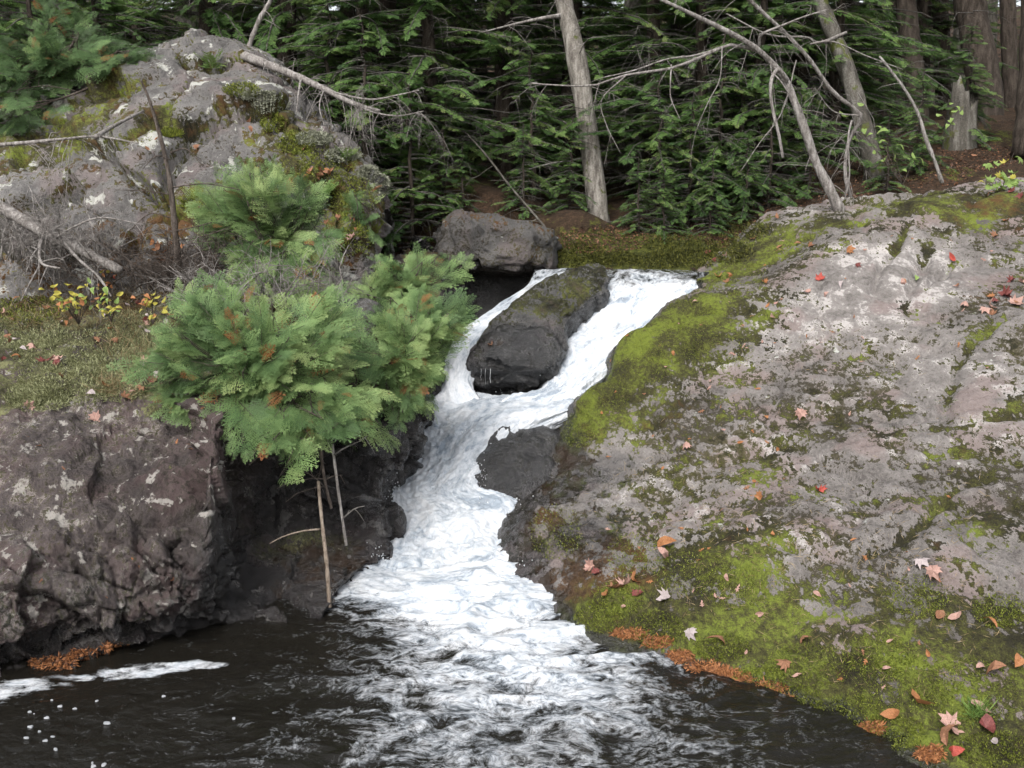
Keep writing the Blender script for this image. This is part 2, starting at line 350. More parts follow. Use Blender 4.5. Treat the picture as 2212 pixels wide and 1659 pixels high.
moss = splat([(1560, 590, .45, .8), (1500, 660, .35, .9), (1440, 720, .35, .9), (1380, 760, .3, .9), (1320, 830, .28, .9), (1280, 900, .25, .8), (1240, 950, .2, .7), (1620, 560, .4, .7), (1560, 720, .35, .5), (1700, 540, .3, .5),
              (1500, 830, .3, .35), (1300, 1330, .22, .9), (1420, 1300, .25, .9), (1500, 1200, .25, .75), (1620, 1210, .25, .7), (1560, 1340, .25, .85), (1700, 1390, .25, .8), (1800, 1480, .22, .9), (1900, 1540, .22, .9), (2050, 1560, .25, .9),
              (2100, 1400, .25, .8), (2000, 1300, .22, .8), (1900, 1380, .22, .6), (2150, 1300, .2, .7), (2190, 1180, .2, .6), (2060, 1130, .22, .55), (2212, 880, .22, .7), (2120, 720, .2, .6), (2080, 440, .4, .9), (2190, 470, .4, .6), (1960, 520, .2, .4), (2180, 620, .25, .7),
              (1260, 1180, .25, .5), (1180, 1150, .2, .7), (1200, 1050, .2, .5), (1700, 960, .2, .35), (1900, 900, .2, .35), (2150, 1560, .3, .8), (1960, 440, .35, .8), (1800, 480, .25, .5), (1380, 1130, .2, .35), (1600, 1070, .2, .3)], q)
band = splat([(1590, 520, .35, .5), (1550, 590, .35, .6), (1500, 660, .3, .7), (1440, 720, .3, .7), (1380, 780, .28, .7), (1330, 840, .25, .7), (1285, 900, .22, .7), (1245, 960, .18, .6), (1210, 1020, .16, .4)], q)
bare = splat([(1900, 560, .45, .5), (1960, 640, .5, .5), (2040, 600, .3, .5), (1850, 640, .4, .4), (2030, 800, .35, .4), (1320, 990, .22, .4), (1700, 800, .4, .25), (2130, 1240, .25, .5), (1840, 1030, .3, .3), (1950, 1160, .25, .25), (2100, 900, .3, .3), (1300, 1100, .25, .2)], q)
moss = np.clip(moss, 0, 1.05) * .55 - bare * .7 + 0.30 + .22 * fbm(q, 1.7, 4, seed=2) + .28 * np.clip(band, 0, 1)
rust = splat([(1200, 1010, .3, .7), (1180, 1130, .28, .8), (1240, 1230, .3, .7), (1330, 1180, .25, .4), (1600, 480, .5, .7), (1450, 900, .3, .25), (2150, 450, .4, .5), (2180, 640, .3, .5), (1350, 1260, .2, .4)], q)
crusty = np.clip(1 - bare * 1.7, 0.1, 1) * np.clip(1.05 - np.clip(moss, 0, 1) * 0.8, .2, 1)
crk = np.zeros(len(q))
for line, wdt in [([(1890, 640), (1940, 665), (1985, 690), (2060, 700)], .05), ([(2010, 520), (1985, 590), (1965, 640), (1945, 668)], .06), ([(2060, 560), (2020, 610), (1990, 640)], .04), ([(1960, 480), (1935, 530), (1905, 580), (1885, 640)], .04), ([(2180, 690), (2100, 740), (2060, 800), (2040, 900)], .05), ([(2200, 1010), (2100, 990), (2020, 985)], .05), ([(1560, 1150), (1460, 1190), (1400, 1215)], .04), ([(1880, 1190), (1980, 1150), (2060, 1060), (2120, 1040)], .05)]:
    pts = []
    for (u, v) in line:
        dd = np.array(ray(u, v)); t = 3.0
        while t < 16 and slopef(*(CAM + dd * t)[:2]) < (CAM + dd * t)[2]: t += .03
        pts.append(CAM + dd * t)
    for p in spline(pts, 70): crk = np.maximum(crk, np.exp(-((q[:, 0] - p[0]) ** 2 + (q[:, 1] - p[1]) ** 2) / wdt ** 2))
moss = moss + crk * .5
# relief: rounded swells, joints running up the slope, crusty lumps, moss cushions
st = q @ np.array([[math.cos(.6), -math.sin(.6), 0], [math.sin(.6), math.cos(.6), 0], [0, 0, 1.0]])
f1, f2, rv, off = worley(st * (1, 0.6, 1) + 0.15 * np.stack([rel, fbm(q, 2.1, 2, seed=5), rel * 0], 1), 1.35, 2)
amp = sstep(-0.6, 0.1, q[:, 2])
dz = 0.045 * fbm(q, 1.1, 4, seed=3) + 0.05 * (rv[:, 0] - .5) + 0.06 * (off * (rv - .5)).sum(1) - 0.05 * np.exp(-(f2 - f1) / 0.035)
cl = fbm(st * (1.0, 0.55, 1), 9, 4, 0.6, seed=6); fc = fbm(st * (1, .55, 1), 15, 3, 0.7, seed=2); dz += crusty * (0.045 * cl + 0.045 * fc); dz -= crk * .075
mo = sstep(0.35, 0.8, moss + 0.6 * fbm(q, 7, 3, seed=1)); dz += mo * (0.014 + 0.016 * fbm(q, 14, 3, 0.6, seed=5) + 0.006 * fbm(q, 45, 2, seed=3))
moss = moss - np.clip(crusty, .2, 1) * (.55 * cl + .8 * fc)
edge = sstep(12.0, 12.8, q[:, 1]) * 0.9 + sstep(6.1, 6.55, q[:, 0]) * 0.5
q[:, 2] += dz * amp - edge
wd = np.full(len(q), 9.0)
wl = [(p[0], p[1], p[2]) for p in SL] + [tuple(P(*a)) for a in [(1115, 1100, 7.65), (1150, 1030, 8.05), (1190, 940, 8.55), (1242, 868, 9.0), (1300, 802, 9.45), (1400, 705, 10.15), (1490, 615, 10.9)]]
wl = spline(sorted(wl, key=lambda p: p[1]), 160)
for p in wl: wd = np.minimum(wd, np.hypot(q[:, 0] - p[0], q[:, 1] - p[1]))
wet = sstep(0.26, 0.05, wd + 0.08 * fbm(q, 5, 3, seed=4)) * sstep(6.2, 6.9, q[:, 1]) + sstep(0.07, 0.0, q[:, 2]) + sstep(0.9, 0.4, np.hypot((q[:, 0] - .25) / .5, (q[:, 1] - 8.1) / 0.9))
wet = wet + .62 * splat([(1250, 1060, .34, .8), (1310, 1160, .3, .7), (1215, 1170, .3, .8), (1330, 1000, .26, .6), (1260, 1250, .25, .6), (1420, 1080, .2, .3)], q)
moss = moss - sstep(0.16, 0.04, wd) * 0.9 * sstep(6.2, 6.9, q[:, 1]) + .25 * sstep(.5, .1, wd) * sstep(6.6, 6.0, q[:, 1])
right = MB().add(q, gridfaces(*sx.shape)).build('rock_slope', M['slope'], moss=moss, wet=np.clip(wet, 0, 1), rust=np.clip(rust, 0, 1), rough=crusty * (.9 + .7 * fbm(q, 1.2, 3, seed=7)) - .5 * bare - np.clip(crusty, .3, 1) * (.9 * cl + 1.5 * fc))
tag(right, 'broad grey granite slope patched with green moss and fallen leaves, right of the falls', 'rock slope')

# ------------------------------------------------------------------ left bank: undercut cliff with a mossy ledge on top
def colz(u, v, Y, z=-0.5):
    p = P(u, v, Y); p[2] = z; return p
cols = [
 [(-420, 1600, 4.6), (-420, 1450, 4.7), (-420, 1250, 5.0), (-420, 1050, 5.5), (-420, 900, 6.2), (-420, 790, 7.3), (-420, 640, 9.3)],
 [(-200, 1530, 4.8), (-200, 1420, 4.85), (-200, 1220, 5.05), (-200, 1040, 5.5), (-200, 900, 6.2), (-200, 790, 7.3), (-200, 640, 9.3)],
 [(0, 1470, 5.0), (0, 1380, 5.0), (0, 1200, 5.2), (0, 1030, 5.6), (0, 905, 6.2), (0, 795, 7.3), (0, 640, 9.3)],
 [(130, 1440, 5.17), (130, 1340, 5.15), (140, 1180, 5.35), (150, 1020, 5.7), (165, 893, 6.2), (170, 785, 7.3), (150, 640, 9.3)],
 [(260, 1402, 5.4), (260, 1320, 5.3), (260, 1180, 5.45), (270, 1030, 5.75), (290, 885, 6.3), (290, 785, 7.3), (290, 640, 9.2)],
 [(380, 1372, 5.6), (380, 1290, 5.45), (390, 1150, 5.55), (400, 1000, 5.85), (400, 885, 6.3), (390, 785, 7.2), (390, 640, 9)],
 [(462, 1352, 5.75), (450, 1260, 5.58), (468, 1130, 5.58), (462, 1000, 5.83), (460, 885, 6.3), (460, 785, 7.2), (460, 650, 9)],
 [(520, 1348, 5.8), (508, 1260, 6.1), (500, 1130, 6.45), (490, 1010, 6.45), (500, 885, 6.35), (500, 785, 7.2), (510, 650, 9)],
 [(610, 1332, 5.95), (600, 1240, 6.35), (600, 1130, 6.75), (600, 1020, 6.75), (600, 905, 6.45), (600, 805, 7.2), (600, 660, 9)],
 [(712, 1310, 6.05), (710, 1220, 6.55), (700, 1130, 6.9), (700, 1020, 6.95), (700, 905, 6.7), (700, 820, 7.3), (700, 680, 9)],
 [(800, 1228, 6.78), (812, 1190, 6.85), (815, 1100, 7.05), (795, 1010, 7.15), (800, 905, 7.05), (785, 830, 7.5), (780, 690, 9)],
 [(838, 1190, 7.05), (848, 1130, 7.2), (836, 1060, 7.45), (872, 985, 7.5), (892, 890, 7.7), (880, 830, 8.0), (860, 720, 9)],
 [(870, 1150, 8.0), (870, 1100, 8.1), (860, 1040, 8.3), (890, 980, 8.4), (920, 880, 8.6), (915, 810, 8.8), (890, 720, 9.3)],
 [(935, 900, 9.6), (940, 850, 9.6), (940, 790, 9.7), (935, 740, 9.8), (930, 700, 10), (915, 680, 10.2), (890, 650, 10.5)],
 [(965, 800, 10.5), (965, 750, 10.6), (962, 700, 10.8), (960, 650, 11), (958, 615, 11.2), (940, 590, 11.4), (880, 570, 11.6)],
 [(990, 700, 12), (990, 660, 12), (985, 620, 12), (980, 590, 12.1), (975, 570, 12.2), (950, 550, 12.3), (880, 540, 12.5)],
]
CG = []
for c in cols:
    if c[0][0] < 400: c = [(u, v, Y + {3: .12, 4: .42, 5: .15}.get(k, 0)) for k, (u, v, Y) in enumerate(c)]
    pts = [P(*a) for a in c]; b = pts[0].copy(); b[2] -= 0.55; e = pts[-1].copy(); e[1] += 1.6; e[2] += 0.1
    CG.append([b] + pts + [e])
V = catmull(CG, 460, 300); N = -gridnormals(V); N *= np.sign((N * (np.array([0, 4.5, 3.0]) - V)).sum(2).mean())
q = V.reshape(-1, 3); n = N.reshape(-1, 3)
top = sstep(0.55, 0.9, n[:, 2]); face = 1 - top
wq = q + 0.12 * np.stack([fbm(q, 2, 3, seed=1), fbm(q, 2, 3, seed=2), fbm(q, 2, 3, seed=3)], 1)
tilt = wq @ np.array([[0.8, 0.0, 0.6], [0, 1, 0], [-0.6, 0, 0.8]])
a1 = worley(tilt * (1.0, 1.0, 1.7), 1.5, 1); a2 = worley(tilt * (1.0, 1.0, 1.5), 4.2, 3); a3 = worley(wq, 11, 5)
d = 0.24 * (a1[2][:, 0] - .5) + 0.34 * (a1[3] * (a1[2] - .5)).sum(1) - 0.05 * np.exp(-(a1[1] - a1[0]) / .03)
d += 0.085 * (a2[2][:, 0] - .5) + 0.24 * (a2[3] * (a2[2] - .5)).sum(1) - 0.03 * np.exp(-(a2[1] - a2[0]) / .04)
d += 0.03 * (a3[2][:, 0] - .5) + 0.03 * (a3[3] * (a3[2] - .5)).sum(1) + 0.05 * fbm(q, 3, 4, seed=5) + 0.040 * fbm(q, 16, 4, 0.65, seed=6) + .05 * fbm(tilt * (1, 1, 3.), 2.2, 4, .6, seed=4, ridge=True)
d = d * (0.25 + 0.75 * face) + top * (0.05 * fbm(q, 2, 3, seed=7) + 0.03 * fbm(q, 8, 3, 0.6, seed=1) + 0.012 * fbm(q, 40, 2, seed=2) + .05 * (.5 - np.clip(worley(q, 4.0, 3)[0], 0, 1)))
d *= (1 - .6 * np.exp(-((q[:, 0] + 1.70) / .16) ** 2)) * (1 - .5 * sstep(-1.2, -.9, q[:, 0]))
q = q + n * d[:, None]
moss = top * 0.7 * sstep(0, .4, q[:, 1] + 0.35 * fbm(q, 2.5, 3, seed=2) - np.interp(q[:, 0], [-2.0, -1.7], [6.5, 6.1])) - face * 0.1 + 0.3 * np.exp(-((q[:, 2] - 0.35) / 0.18) ** 2) * sstep(-1.6, -2.4, q[:, 0])
wet = sstep(0.22, 0.04, q[:, 2] + 0.08 * fbm(q, 4, 3, seed=3)) + sstep(-1.15, -0.85, q[:, 0]) * face + 0.55 * sstep(-1.9, -1.6, q[:, 0]) * face + sstep(.95, .55, q[:, 2] + .3 * fbm(q, 1.6, 4, seed=5)) * .42  # also darkens and glosses the recessed face and the lower cliff
rust = 0.9 * sstep(0.3, 0.05, q[:, 2]) + 0.5 * sstep(7.6, 9, q[:, 1]) * top
ncol, nrow = V.shape[0], V.shape[1]
left = MB().add(q, gridfaces(ncol, nrow)[:, ::-1]).build('rock_cliff', M['cliff'], moss=moss, wet=np.clip(wet, 0, 1), rust=np.clip(rust, 0, 1))
tag(left, 'dark lumpy undercut rock cliff with mossy ledge, left of the pool', 'rock cliff')

# ------------------------------------------------------------------ upper left outcrop
oc = [
 [(-330, 640, 9.3), (-330, 500, 10), (-330, 430, 11), (-330, 350, 12), (-330, 300, 13.5), (-330, 290, 15)],
 [(-150, 630, 9.3), (-150, 500, 9.9), (-150, 420, 10.9), (-150, 330, 12), (-150, 260, 13.4), (-150, 250, 15)],
 [(0, 625, 9.3), (0, 520, 9.7), (0, 420, 10.5), (0, 340, 11.5), (0, 260, 13), (0, 250, 15)],
 [(150, 620, 9.3), (150, 500, 9.6), (160, 400, 10.2), (170, 310, 11), (200, 205, 12.3), (220, 195, 14)],
 [(300, 615, 9.2), (300, 490, 9.5), (300, 380, 10), (300, 270, 10.9), (310, 165, 12.3), (330, 150, 14)],
 [(450, 615, 9.2), (440, 480, 9.5), (440, 370, 10), (450, 250, 10.9), (470, 155, 12.2), (480, 115, 13.4)],
 [(560, 615, 9.2), (550, 480, 9.5), (550, 370, 10), (560, 260, 10.7), (560, 190, 11.8), (560, 152, 13.2)],
 [(650, 615, 9.2), (640, 490, 9.5), (640, 390, 9.9), (650, 310, 10.4), (640, 255, 11.3), (635, 222, 12.8)],
 [(720, 615, 9.3), (710, 500, 9.6), (710, 420, 9.9), (715, 355, 10.3), (712, 320, 11), (700, 292, 12.3)],
 [(770, 615, 9.5), (770, 520, 9.7), (770, 450, 10), (775, 405, 10.4), (772, 368, 11), (768, 347, 12)],
 [(795, 615, 9.8), (795, 545, 10), (798, 490, 10.3), (830, 435, 10.7), (832, 415, 11.1), (828, 403, 11.8)],
 [(800, 620, 10.8), (800, 570, 11), (800, 520, 11.2), (830, 460, 11.5), (830, 440, 11.8), (825, 425, 12.3)],
]
OG = []
for c in oc:
    pts = [P(*a) for a in c]; b = pts[0].copy(); b[2] -= 0.6; b[1] -= .1; e = pts[-1].copy(); e[1] += 1.5; e[2] -= 1.6
    OG.append([b] + pts + [e])
V = catmull(OG, 380, 240); N = -gridnormals(V); N *= np.sign((N * (np.array([0, 0, 8.0]) - V)).sum(2).mean())
q = V.reshape(-1, 3); n = N.reshape(-1, 3)
wq = q + 0.2 * np.stack([fbm(q, 1.2, 3, seed=1), fbm(q, 1.2, 3, seed=2), fbm(q, 1.2, 3, seed=3)], 1)
tl = wq @ np.array([[0.85, 0.0, 0.5], [0, 1, 0], [-0.5, 0, 0.85]])
a1 = worley(tl * (0.8, 1.0, 1.5), 0.95, 4); a2 = worley(tl * (0.9, 1.0, 1.6), 2.4, 6)
d = 0.32 * (a1[2][:, 0] - .5) + 0.28 * (a1[3] * (a1[2] - .5)).sum(1) - 0.10 * np.exp(-(a1[1] - a1[0]) / .045)
d += 0.09 * (a2[2][:, 0] - .5) + 0.10 * (a2[3] * (a2[2] - .5)).sum(1) - 0.035 * np.exp(-(a2[1] - a2[0]) / .06)
d += 0.07 * fbm(q, 1.8, 4, seed=5) + 0.025 * fbm(q, 11, 4, 0.6, seed=6) + .07 * fbm(tl * (1, 1, 2.6), 1.6, 4, .6, seed=4, ridge=True)
q = q + n * d[:, None]
up = sstep(0.35, 0.8, n[:, 2])
def blob(pts):
    o = np.zeros(len(q))
    for (u, v, Y, r, wt) in pts:
        p = P(u, v, Y); o += wt * np.exp(-((q - p) ** 2).sum(1) / r ** 2)
    return o
moss = blob([(660, 330, 10.5, .5, .9), (720, 380, 10.4, .5, .9), (770, 430, 10.1, .5, .9), (770, 520, 9.8, .4, .9), (800, 400, 11, .5, .8), (540, 200, 11.6, .4, .7), (600, 260, 11, .35, .7), (430, 430, 9.8, .3, .7), (300, 290, 10.8, .45, .5), (370, 285, 10.7, .3, .7), (240, 210, 12, .5, .6),
             (150, 300, 11.3, .6, .6), (60, 330, 11.5, .9, .6), (440, 520, 9.4, .5, .6), (330, 550, 9.4, .5, .5), (100, 580, 9.3, .7, .6), (480, 150, 12.5, .5, .4)]) + 0.02
moss = np.clip(moss, 0, 1) * .58 + .02 + 0.38 * np.exp(-(a1[1] - a1[0]) / .08) * up + .06 * up
out = MB().add(q, gridfaces(V.shape[0], V.shape[1])[:, ::-1]).build('rock_outcrop', M['outcrop'], moss=moss, wet=q[:, 0] * 0, rust=0.25 + 0.4 * sstep(9.8, 9.4, q[:, 1]))
tag(out, 'tall pale grey lichen-spotted rock outcrop topped by moss, upper left', 'rock outcrop')

# ------------------------------------------------------------------ boulders
def sphere_dirs(sub=5):
    bm = bmesh.new(); bmesh.ops.create_icosphere(bm, subdivisions=sub, radius=1); bm.verts.ensure_lookup_table()
    v = np.array([x.co[:] for x in bm.verts]); f = np.array([[y.index for y in x.verts] for x in bm.faces]); bm.free(); return v, f
SV, SF = sphere_dirs(5)
def rock_relief(v, n, s, seed, k=1.0):
    a1 = worley(v + .1 * fbm(v, 2 / s, 2, seed=seed)[:, None], 1.3 / s, seed); a2 = worley(v, 4 / s, seed + 2)
    d = s * (0.22 * (a1[2][:, 0] - .5) + 0.2 * (a1[3] * (a1[2] - .5)).sum(1) - 0.04 * np.exp(-(a1[1] - a1[0]) / .05) + 0.06 * (a2[2][:, 1] - .5) + 0.09 * fbm(v, 3 / s, 4, seed=seed + 1) + .02 * fbm(v, 16 / s, 3, .6, seed=seed))
    return v + n * d[:, None] * k
def boulder(name, c, r, rot, seed, mat, label, cat='boulder', e=0.8, k=1.0, mossfn=None, wetfn=None, rustfn=None):
    s = np.sign(SV) * np.abs(SV) ** e; s = s * np.array(r); Rm = np.array(Matrix.Rotation(rot[2], 3, 'Z') @ Matrix.Rotation(rot[1], 3, 'Y') @ Matrix.Rotation(rot[0], 3, 'X'))
    n = SV / np.array(r); n /= np.linalg.norm(n, axis=1, keepdims=True)
    v = s @ Rm.T; n = n @ Rm.T; v = rock_relief(v, n, min(r) * 1.2, seed, k) + np.array(c)
    z = v[:, 2] * 0
    at = dict(moss=mossfn(v, n) if mossfn else z, wet=wetfn(v, n) if wetfn else z, rust=rustfn(v, n) if rustfn else z)
    o = MB().add(v, SF).build(name, mat, **at); return tag(o, label, cat)
boulder('boulder', P(1068, 533, 12.3) + (0, .15, -.04), (0.74, 0.7, 0.35), (-0.12, 0.16, 0.25), 7, M['boulder'], 'grey boulder capping the black hollow left of the upper falls', e=.62, k=1.25, mossfn=lambda v, n: 0.42 * sstep(.4, .9, n[:, 2]) - .05, rustfn=lambda v, n: v[:, 2] * 0 + .6, wetfn=lambda v, n: sstep(-0.5, -0.85, n[:, 2]))  # wet mask only makes the downward faces darker and glossier
boulder('boulder', P(765, 690, 8.35), (0.24, 0.24, 0.17), (0, 0, .4), 5, M['wetrock'], 'small dark purple-grey boulder showing between the two cedar bushes', wetfn=lambda v, n: v[:, 2] * 0)
boulder('boulder', P(1125, 1028, 8.4), (0.44, 0.75, 0.38), (0.30, 0.30, -.45), 1, M['wetrock'], 'wet black boulder hump at the foot of the slope beside the lower cascade', wetfn=lambda v, n: v[:, 2] * 0 + 1, e=.95, k=.8, mossfn=lambda v, n: .5 * sstep(.1, .6, v[:, 0] - .25) , rustfn=lambda v, n: v[:, 2] * 0 + .6)
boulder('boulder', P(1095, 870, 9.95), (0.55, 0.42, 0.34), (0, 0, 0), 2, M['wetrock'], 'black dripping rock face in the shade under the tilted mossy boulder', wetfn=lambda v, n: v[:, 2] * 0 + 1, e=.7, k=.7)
boulder('boulder', P(1140, 640, 12.55) + (0, 0, -.1), (1.0, 0.35, 0.55), (0, 0, 0), 4, M['wetrock'], 'added black rock standing in for the deep shade of the hollow under the grey boulder', wetfn=lambda v, n: v[:, 2] * 0 + 1, e=.6, k=.5)  # added to close the hollow; its black stands in for deep shade
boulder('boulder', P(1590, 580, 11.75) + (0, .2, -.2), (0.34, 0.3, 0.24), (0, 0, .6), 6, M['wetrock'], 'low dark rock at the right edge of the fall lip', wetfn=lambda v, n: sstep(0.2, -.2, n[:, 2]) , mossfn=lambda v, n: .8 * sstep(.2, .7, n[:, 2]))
# the tilted boulder between the two chutes
secs = [((1268, 577), (1300, 573), 11.25, .06), ((1232, 590), (1313, 603), 11.0, .16), ((1168, 622), (1309, 640), 10.6, .22), ((1095, 668), (1262, 678), 10.2, .24), ((1048, 715), (1224, 712), 9.8, .24), ((1012, 755), (1224, 752), 9.5, .22), ((1003, 785), (1208, 783), 9.32, .15), ((1040, 797), (1170, 798), 9.28, .06)]
T = 40; th = np.linspace(0, 2 * math.pi, T)
SG = []
for (a, b, Y, h) in secs:
    A, B = P(a[0], a[1], Y + .05), P(b[0], b[1], Y - .05); c = (A + B) / 2; hw = (B - A) / 2; up = np.array([0, -0.55, 0.83]) * h
    cs, sn = np.cos(th), np.sin(th); ex = lambda t, p: np.sign(t) * np.abs(t) ** p
    SG.append([c + hw * ex(x, .8) + up * (ex(y, .8) * 1.25 if y > 0 else ex(y, .8) * 2.0) - up * .5 for x, y in zip(cs, sn)])
V = catmull(SG, 150, 220); N = gridnormals(V); N *= np.sign((N * (V - V.mean((0, 1)))).sum(2).mean())
q = rock_relief(V.reshape(-1, 3), N.reshape(-1, 3), .30, 5, .8); n = N.reshape(-1, 3)
q = q.reshape(V.shape); q[:, -1] = q[:, 0]; q = q.reshape(-1, 3)
mb = MB().add(q, gridfaces(150, 220)); c0 = q.reshape(V.shape)
for row, fl in ((0, 1), (-1, 0)):
    ring = c0[row]; k = mb.n; f = [[i, i + 1, 220] if fl else [i + 1, i, 220] for i in range(219)]
    mb.add(np.concatenate([ring, ring.mean(0)[None]]), f)
qa = np.concatenate(mb.v); up = np.r_[n[:, 2], np.ones(len(qa) - len(n)) * .2]
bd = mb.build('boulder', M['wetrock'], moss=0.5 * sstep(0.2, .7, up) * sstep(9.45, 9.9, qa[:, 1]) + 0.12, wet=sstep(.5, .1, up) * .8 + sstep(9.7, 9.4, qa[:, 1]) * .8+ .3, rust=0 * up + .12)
tag(bd, 'long tilted dark boulder with moss splitting the falls into two chutes', 'boulder')
# ------------------------------------------------------------------ water
def water_material():
    m = NT('stream_water'); f = m.attr('foam'); uv = m.n('Attribute', attribute_name='flow').outputs['Vector']
    wv = m.n('VectorMath', operation='ADD'); nz = m.n('TexNoise'); m.put(nz.inputs['Vector'], uv); nz.inputs['Scale'].default_value = 2.2; nz.inputs['Detail'].default_value = 3
    sc = m.n('VectorMath', operation='SCALE'); m.put(sc.inputs[0], nz.outputs['Color']); sc.inputs['Scale'].default_value = 0.3
    m.put(wv.inputs[0], uv); m.put(wv.inputs[1], sc.outputs[0]); v = wv.outputs[0]
    a = m.noise(3.2, 6, 0.62, 0.5, v); b = m.noise(9, 6, 0.7, 0.6, v); c = m.noise(30, 4, 0.7, 0.2, v)
    r1 = m.math('SUBTRACT', 1.0, m.math('MULTIPLY', m.math('ABSOLUTE', m.math('SUBTRACT', a, 0.5)), 5.0))
    r2 = m.math('SUBTRACT', 1.0, m.math('MULTIPLY', m.math('ABSOLUTE', m.math('SUBTRACT', b, 0.5)), 5.0))
    d_ = m.noise(70, 3, .7, 0, v); lace = m.math('ADD', m.math('MULTIPLY', r1, 0.42), m.math('ADD', m.math('MULTIPLY', r2, 0.26), m.math('ADD', m.math('MULTIPLY', c, 0.45), m.math('MULTIPLY', d_, .3))))
    k = m.math('ADD', m.math('SUBTRACT', lace, 1.12), m.math('MULTIPLY', f, 1.3))
    w = m.step(-0.06, 0.52, k)
    wc = m.ramp(m.math('ADD', m.math('MULTIPLY', a, .4), m.math('ADD', m.math('MULTIPLY', b, .4), m.math('MULTIPLY', c, .3))), [(0.46, (0.25, 0.29, 0.335)), (0.535, (0.46, 0.49, 0.525)), (.63, (.63, .645, .665))])
    foam = m.bsdf(wc, 0.55, m.bump(m.math('ADD', b, m.math('MULTIPLY', c, .5)), 0.32, 0.025), 0.3)
    dark = m.bsdf(m.mix(m.step(.45, .8, f), (0.010, 0.009, 0.007), (0.2, 0.21, 0.22)), 0.06, m.bump(m.math('ADD', m.noise(16, 3, .6, vec=v), m.math('MULTIPLY', c, .4)), 0.35, 0.03), 0.5, IOR=1.33)
    mx = m.n('MixShader'); m.put(mx.inputs[0], w); m.t.links.new(dark, mx.inputs[1]); m.t.links.new(foam, mx.inputs[2])
    return m.done(mx.outputs[0])
M['water'] = water_material()
def set_flow(o, fl):
    me = o.data; a = me.attributes.new('flow', 'FLOAT_VECTOR', 'POINT'); a.data.foreach_set('vector', np.ascontiguousarray(fl, np.float32).ravel())

# pool
px, py = np.meshgrid(np.arange(-3.6, 3.4, 0.013), np.arange(3.3, 7.7, 0.013), indexing='ij')
q = np.stack([px, py, px * 0], -1).reshape(-1, 3)
foot = spline([PZ(800, 1230), PZ(880, 1250), PZ(960, 1255), PZ(1060, 1230), PZ(1110, 1215)], 30)
fd = np.full(len(q), 9.0)
for p in foot: fd = np.minimum(fd, np.hypot((q[:, 0] - p[0]) * 1.0, (q[:, 1] - p[1]) * 0.8))
cx = np.interp(q[:, 1], [4.0, 5.0, 5.6, 6.2, 7], [-0.05, 0.05, 0.05, -0.15, -0.35]); cw = np.interp(q[:, 1], [3.5, 4.2, 5.0, 5.6, 6.2, 7], [1.25, 1.1, .95, 0.75, 0.55, .45])
plume = np.exp(-((q[:, 0] - cx) / cw) ** 2)
act = plume * np.interp(q[:, 1], [3.5, 4.3, 5.2, 6, 6.7], [.26, .38, .64, .95, 1.05])
st = q + 0.25 * np.stack([fbm(q, 1.1, 3, seed=1), fbm(q, 1.1, 3, seed=2), q[:, 0] * 0], 1)
wav = fbm(st * (0.75, 1.5, 1), 2.6, 4, .5, seed=3, ridge=True); wav2 = fbm(st * (0.8, 1.5, 1), 9, 3, .55, seed=5); wav3 = fbm(st, 24, 2, seed=6)
q[:, 2] = (0.012 + 0.065 * act) * wav + (0.005 + 0.016 * act) * wav2 + (0.0015 + 0.004 * act) * wav3
foam = act * 0.52 + 0.30 * act * wav + .06 * wav2 * act + 0.5 * sstep(.8, .1, fd) + .04
ed = [PZ(*a) for a in ((-60, 1505), (60, 1480), (150, 1470), (250, 1450), (340, 1437), (440, 1436))]
ed = spline(ed, 40); pd = np.full(len(q), 9.0)
for i, p in enumerate(ed): pd = np.minimum(pd, np.hypot(q[:, 0] - p[0], (q[:, 1] - p[1]) * 1.6) / (0.17 if i < 36 else .1))
foam = np.maximum(foam, 0.47 * sstep(1.25, .3, pd + 1.3 * fbm(q * (.5, 1.6, 1), 6, 4, .6, seed=4) + .1))
q[:, 2] *= np.where(pd < 2, .3, 1)
pool = MB().add(q, gridfaces(*px.shape)).build('pool', M['water'], origin=(0, 0, 0), foam=np.clip(foam, 0, 1.2)); tag(pool, kind='structure')
set_flow(pool, np.stack([q[:, 0] * 0.95, q[:, 1] * 1.3, q[:, 2] * 0], 1))

